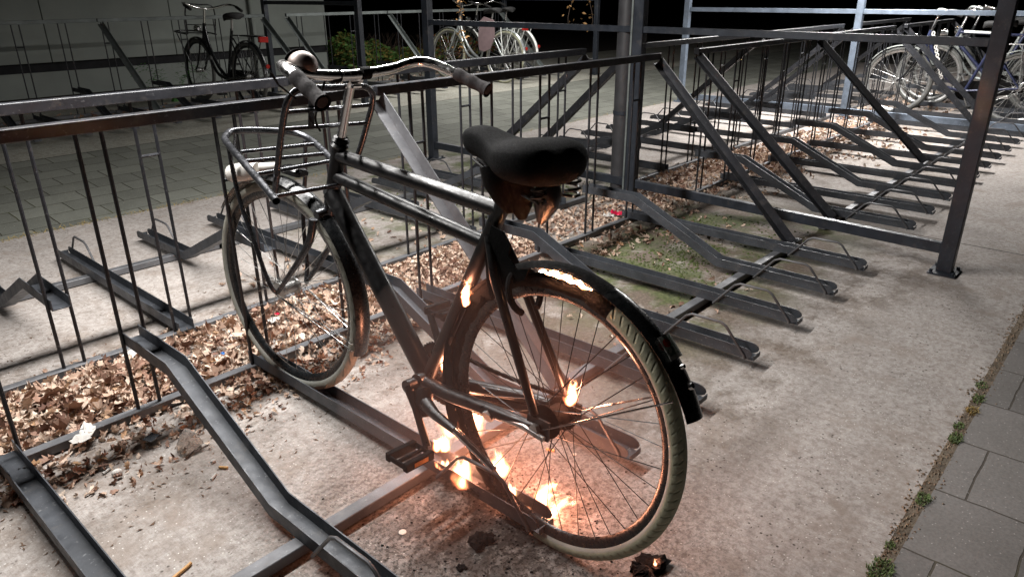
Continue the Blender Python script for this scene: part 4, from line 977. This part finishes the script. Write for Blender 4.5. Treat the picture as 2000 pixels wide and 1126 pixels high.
# ------------------------------------------------------------------ parked bicycles
def city_bike(loc, rot, label, frame='black', guard='black', tyre='tyregrey', rim='alu', step=True, carrier=True, carriermat='alu', frontlamp=True, frontrack=False, case='char', bar='chrome', turned=0, redbox=True, fork='black', guardrear=None, pitch=0):
    r = empty('bicycle', loc, rot, label, 'bicycle', 'bicycles parked at the far racks')
    R = .345; rh = (0, -.55, R); fh = (0, .56, R); F = M[frame]
    f = MB()
    f.tube([(0, .335, .86), (0, .385, .68)], .019, 10)
    if step: f.tube(smoothpts([(0, .345, .82), (0, .27, .62), (0, .12, .42), (0, -.05, .31), (0, -.09, .29)], 4), .0185, 10); f.tube(smoothpts([(0, .365, .75), (0, .30, .55), (0, .15, .34), (0, -.06, .285)], 4), .0165, 10)
    else: f.tube([(0, .345, .82), (0, -.27, .80)], .016, 10); f.tube([(0, .37, .74), (0, -.09, .29)], .019, 10)
    f.tube([(0, -.09, .29), (0, -.27, .82)], .016, 10)
    for s in (-1, 1):
        f.tube([(s*.03, -.10, .29), (s*.055, -.55, R)], .010, 8); f.tube([(s*.016, -.245, .72), (s*.055, -.55, R+.01)], .008, 8)
    f.build('frame', F, r, ang=50)
    front = (0, 0, turned)
    fk_ = MB()
    for s in (-1, 1): fk_.tube(smoothpts([(s*.045, .390, .665), (s*.05, .43, .53), (s*.05, .50, .40), (s*.048, .56, R)], 3), .010, 8)
    fk_.tube([(-.045, .390, .668), (.045, .390, .668)], .013, 8); fk_.build('fork', M[fork], r, ang=60)
    wheel_obj(r, fh, R, .019, M[tyre], M[rim], M['alu'], M['alu'], rot=front, nsp=32, segs=64, spr=.0016, drum=.03)
    wheel_obj(r, rh, R, .019, M[tyre], M[rim], M['alu'], M['alu'], nsp=32, segs=64, spr=.0016, drum=.03)
    fender_obj(r, fh, .368, math.radians(20), math.radians(150), .05, M[guard], n=28)
    fender_obj(r, rh, .368, math.radians(15), math.radians(172), .05, M[guardrear or guard], n=32)
    st_ = MB()
    for s in (-1, 1): st_.tube([(s*.06, -.55, R), (s*.025, -.90, .46)], .0025, 5)
    st_.build('mudguard_stay', M['chrome'], r)
    MB().tube([(0, .335, .86), (0, .30, 1.01)], .0125, 10).build('stem', M['chrome'], r)
    hbp = smoothpts([(-.29, .03, 1.00), (-.295, .14, 1.04), (-.25, .25, 1.06), (-.1, .295, 1.02), (0, .30, 1.01), (.1, .295, 1.02), (.25, .25, 1.06), (.295, .14, 1.04), (.29, .03, 1.00)], 4)
    MB().tube(hbp, .0115, 10).build('handlebar', M[bar], r)
    for s in (-1, 1): MB().tube([(s*.29, .02, .998), (s*.294, .135, 1.038)], .017, 10).build('grip', M['rubber'], r)
    sd = MB(); rg = []
    for (y, hw, z) in [(-.12, .012, .925), (-.15, .03, .935), (-.22, .045, .94), (-.30, .10, .95), (-.37, .105, .955), (-.40, .06, .945)]:
        rg.append([(hw*math.cos(2*PI*j/14), y, z+.028*math.sin(2*PI*j/14)*(1 if math.sin(2*PI*j/14) > 0 else 1.3)) for j in range(14)])
    sd.loft(rg); sdo = sd.build('saddle', M['rubber'], r, ang=80)
    MB().cyl((0, -.27, .80), (0, -.29, .93), .013, 10).build('seat_post', M['alu'], r)
    cr_ = MB(); cr_.tube([(-.075, -.09, .29), (-.07, -.09, .29), (-.085, -.16, .14)], [.012, .012, .009], 8); cr_.build('crank', M['alu'], r); MB().tube([(.07, -.09, .29), (.085, -.02, .44)], [.012, .009], 8).build('crank', M['alu'], r)
    for e in ((-.085, -.16, .14, -1), (.085, -.02, .44, 1)):
        MB().box(min(e[0], e[0]+e[3]*.09), max(e[0], e[0]+e[3]*.09), e[1]-.035, e[1]+.035, e[2]-.011, e[2]+.011).build('pedal', M['rubber'], r, bevel=.003)
    MB().loft([[(x, -.09+.10*math.cos(a), .29+.10*math.sin(a)) for a in [PI/2-k*PI/8 for k in range(9)]]+[(x, -.55+.05*math.cos(a), R+.05*math.sin(a)) for a in [-PI/2-k*PI/6 for k in range(7)]] for x in (.035, .062)]).build('chain_case', M[case], r, smooth=False)
    if carrier:
        c_ = MB(); c_.tube(smoothpts([(-.05, -.33, .75), (-.065, -.45, .755), (-.065, -.80, .755), (0, -.86, .755), (.065, -.80, .755), (.065, -.45, .755), (.05, -.33, .75)], 3), .0065, 8)
        for y in (-.45, -.6, -.75): c_.tube([(-.065, y, .755), (.065, y, .755)], .005, 6)
        for s in (-1, 1): c_.tube([(s*.065, -.50, .755), (s*.06, -.56, R)], .006, 6); c_.tube([(s*.065, -.74, .755), (s*.06, -.56, R)], .006, 6)
        cc_ = c_.build('rear_carrier', M[carriermat], r, ang=60)
        if redbox: MB().box(-.05, .05, -.90, -.865, .70, .755).build('tail_lamp', M['redref'], cc_, bevel=.004)
    if frontlamp:
        MB().tube([(0, .46, .80), (0, .53, .80)], [.022, .036], 14).build('headlamp', M['chrome'], r)
    MB().tube([(-.06, .44, .74), (0, .40, .74)], .004, 6).build('lamp_bracket', M['alu'], r)
    MB().tube([(0, -.925, .47), (0, -.935, .468)], .022, 10).build('reflector', M['redref'], r)
    if frontrack:
        g_ = MB(); g_.tube(smoothpts([(-.17, .42, .74), (-.17, .72, .76), (0, .78, .77), (.17, .72, .76), (.17, .42, .74)], 4), .009, 8)
        for y in (.5, .58, .66): g_.tube([(-.17, y, .75), (.17, y, .75)], .005, 6)
        g_.tube(smoothpts([(-.16, .42, .74), (-.16, .40, 1.02), (0, .40, 1.05), (.16, .40, 1.02), (.16, .42, .74)], 4), .008, 8)
        for z in (.84, .93): g_.tube([(-.16, .405, z), (.16, .405, z)], .005, 6)
        for s in (-1, 1): g_.tube([(s*.16, .70, .755), (s*.07, .56, R)], .006, 6)
        g_.build('front_carrier', M['black'], r, ang=60)
    return r
# far left: black bicycle before the wall
b1 = city_bike((2.93, 5.72, GZ+.01), (0, .05, 0), 'black step-through bicycle with front carrier and red rear lamp before the wall', 'black', 'black', frontrack=True, carriermat='black', rim='black')
M['silver'] = plain('silver_paint', (.42, .45, .44), .3, .5, .1, 20)
M['white'] = plain('white_frame_paint', (.70, .72, .68), .35, 0, .08, 20)
M['pink'] = plain('dusty_pink_cloth', (.22, .155, .16), .85, 0, .12, 16, .002)
M['navy'] = plain('navy_blue_paint', (.02, .025, .06), .3, .1, .3, 20)
M['grime'] = plain('grey_wicker', (.16, .17, .16), .7, 0, .3, 30)
b2 = city_bike((6.55, 5.36, GZ), (0, .09, .02), 'silver step-through bicycle with pale skirt guard, leaning in the far rack', 'silver', 'silver', tyre='tyre', carriermat='white', fork='silver')
gp = MB().loft([[(x, -.10, .58), (x, -.13, .42), (x, -.22, .40), (x, -.34, .44), (x, -.41, .60), (x, -.38, .82), (x, -.20, .86), (x, -.12, .80)] for x in (-.078, -.070)]).build('pink_coat_guard', M['pink'], b2, smooth=False)
b3 = city_bike((7.05, 5.50, GZ), (0, .03, -.03), 'second bicycle half hidden behind the silver one in the far rack', 'black', 'white', tyre='tyregrey', carriermat='white', case='black')
# right: bicycles behind the galvanised frame
b4 = city_bike((7.64, -.52, .02), (0, .04, .0), 'dark blue bicycle with white chain wrapped at the frame, behind the pale galvanised post', 'navy', 'grime', tyre='tyregrey', step=True, bar='silver')
lk = MB()
for i in range(11):
    t = i/10; p = Vector((-.05, .30-.16*t, .83-.42*t)); lk.tube([p+Vector((0, .012*math.cos(a), .020*math.sin(a))) for a in [k*PI/4 for k in range(8)]], .006, 6, closed=True)
lk.build('lock_chain', M['plwhite'], b4)
b5 = city_bike((8.46, -.62, .02), (0, .10, .05), 'dark bicycle with a white reflective top tube, second behind the galvanised post', 'navy', 'black', tyre='tyregrey', step=False, bar='silver', carriermat='alu')
MB().tube([(0, .30, .822), (0, -.05, .812)], .0175, 12).build('white_sleeve', M['white'], b5)
b6 = city_bike((8.86, -.55, .02), (0, -.03, -.04), 'grey bicycle with a wide pale down tube, farthest behind the galvanised post', 'silver', 'grime', tyre='tyregrey', case='grime', redbox=True)
b7 = city_bike((9.25, -.60, .02), (0, .05, .03), 'bicycle with a grey side bag, farthest right in the last rack', 'black', 'black', tyre='tyregrey', carrier=True, carriermat='silver')
MB().loft([[(x, y, z) for (y, z) in ((-.36, .74), (-.36, .42), (-.42, .36), (-.72, .36), (-.80, .44), (-.80, .74))] for x in (-.20, -.075)]).build('side_bag', M['grime'], b7, smooth=False, bevel=.012)
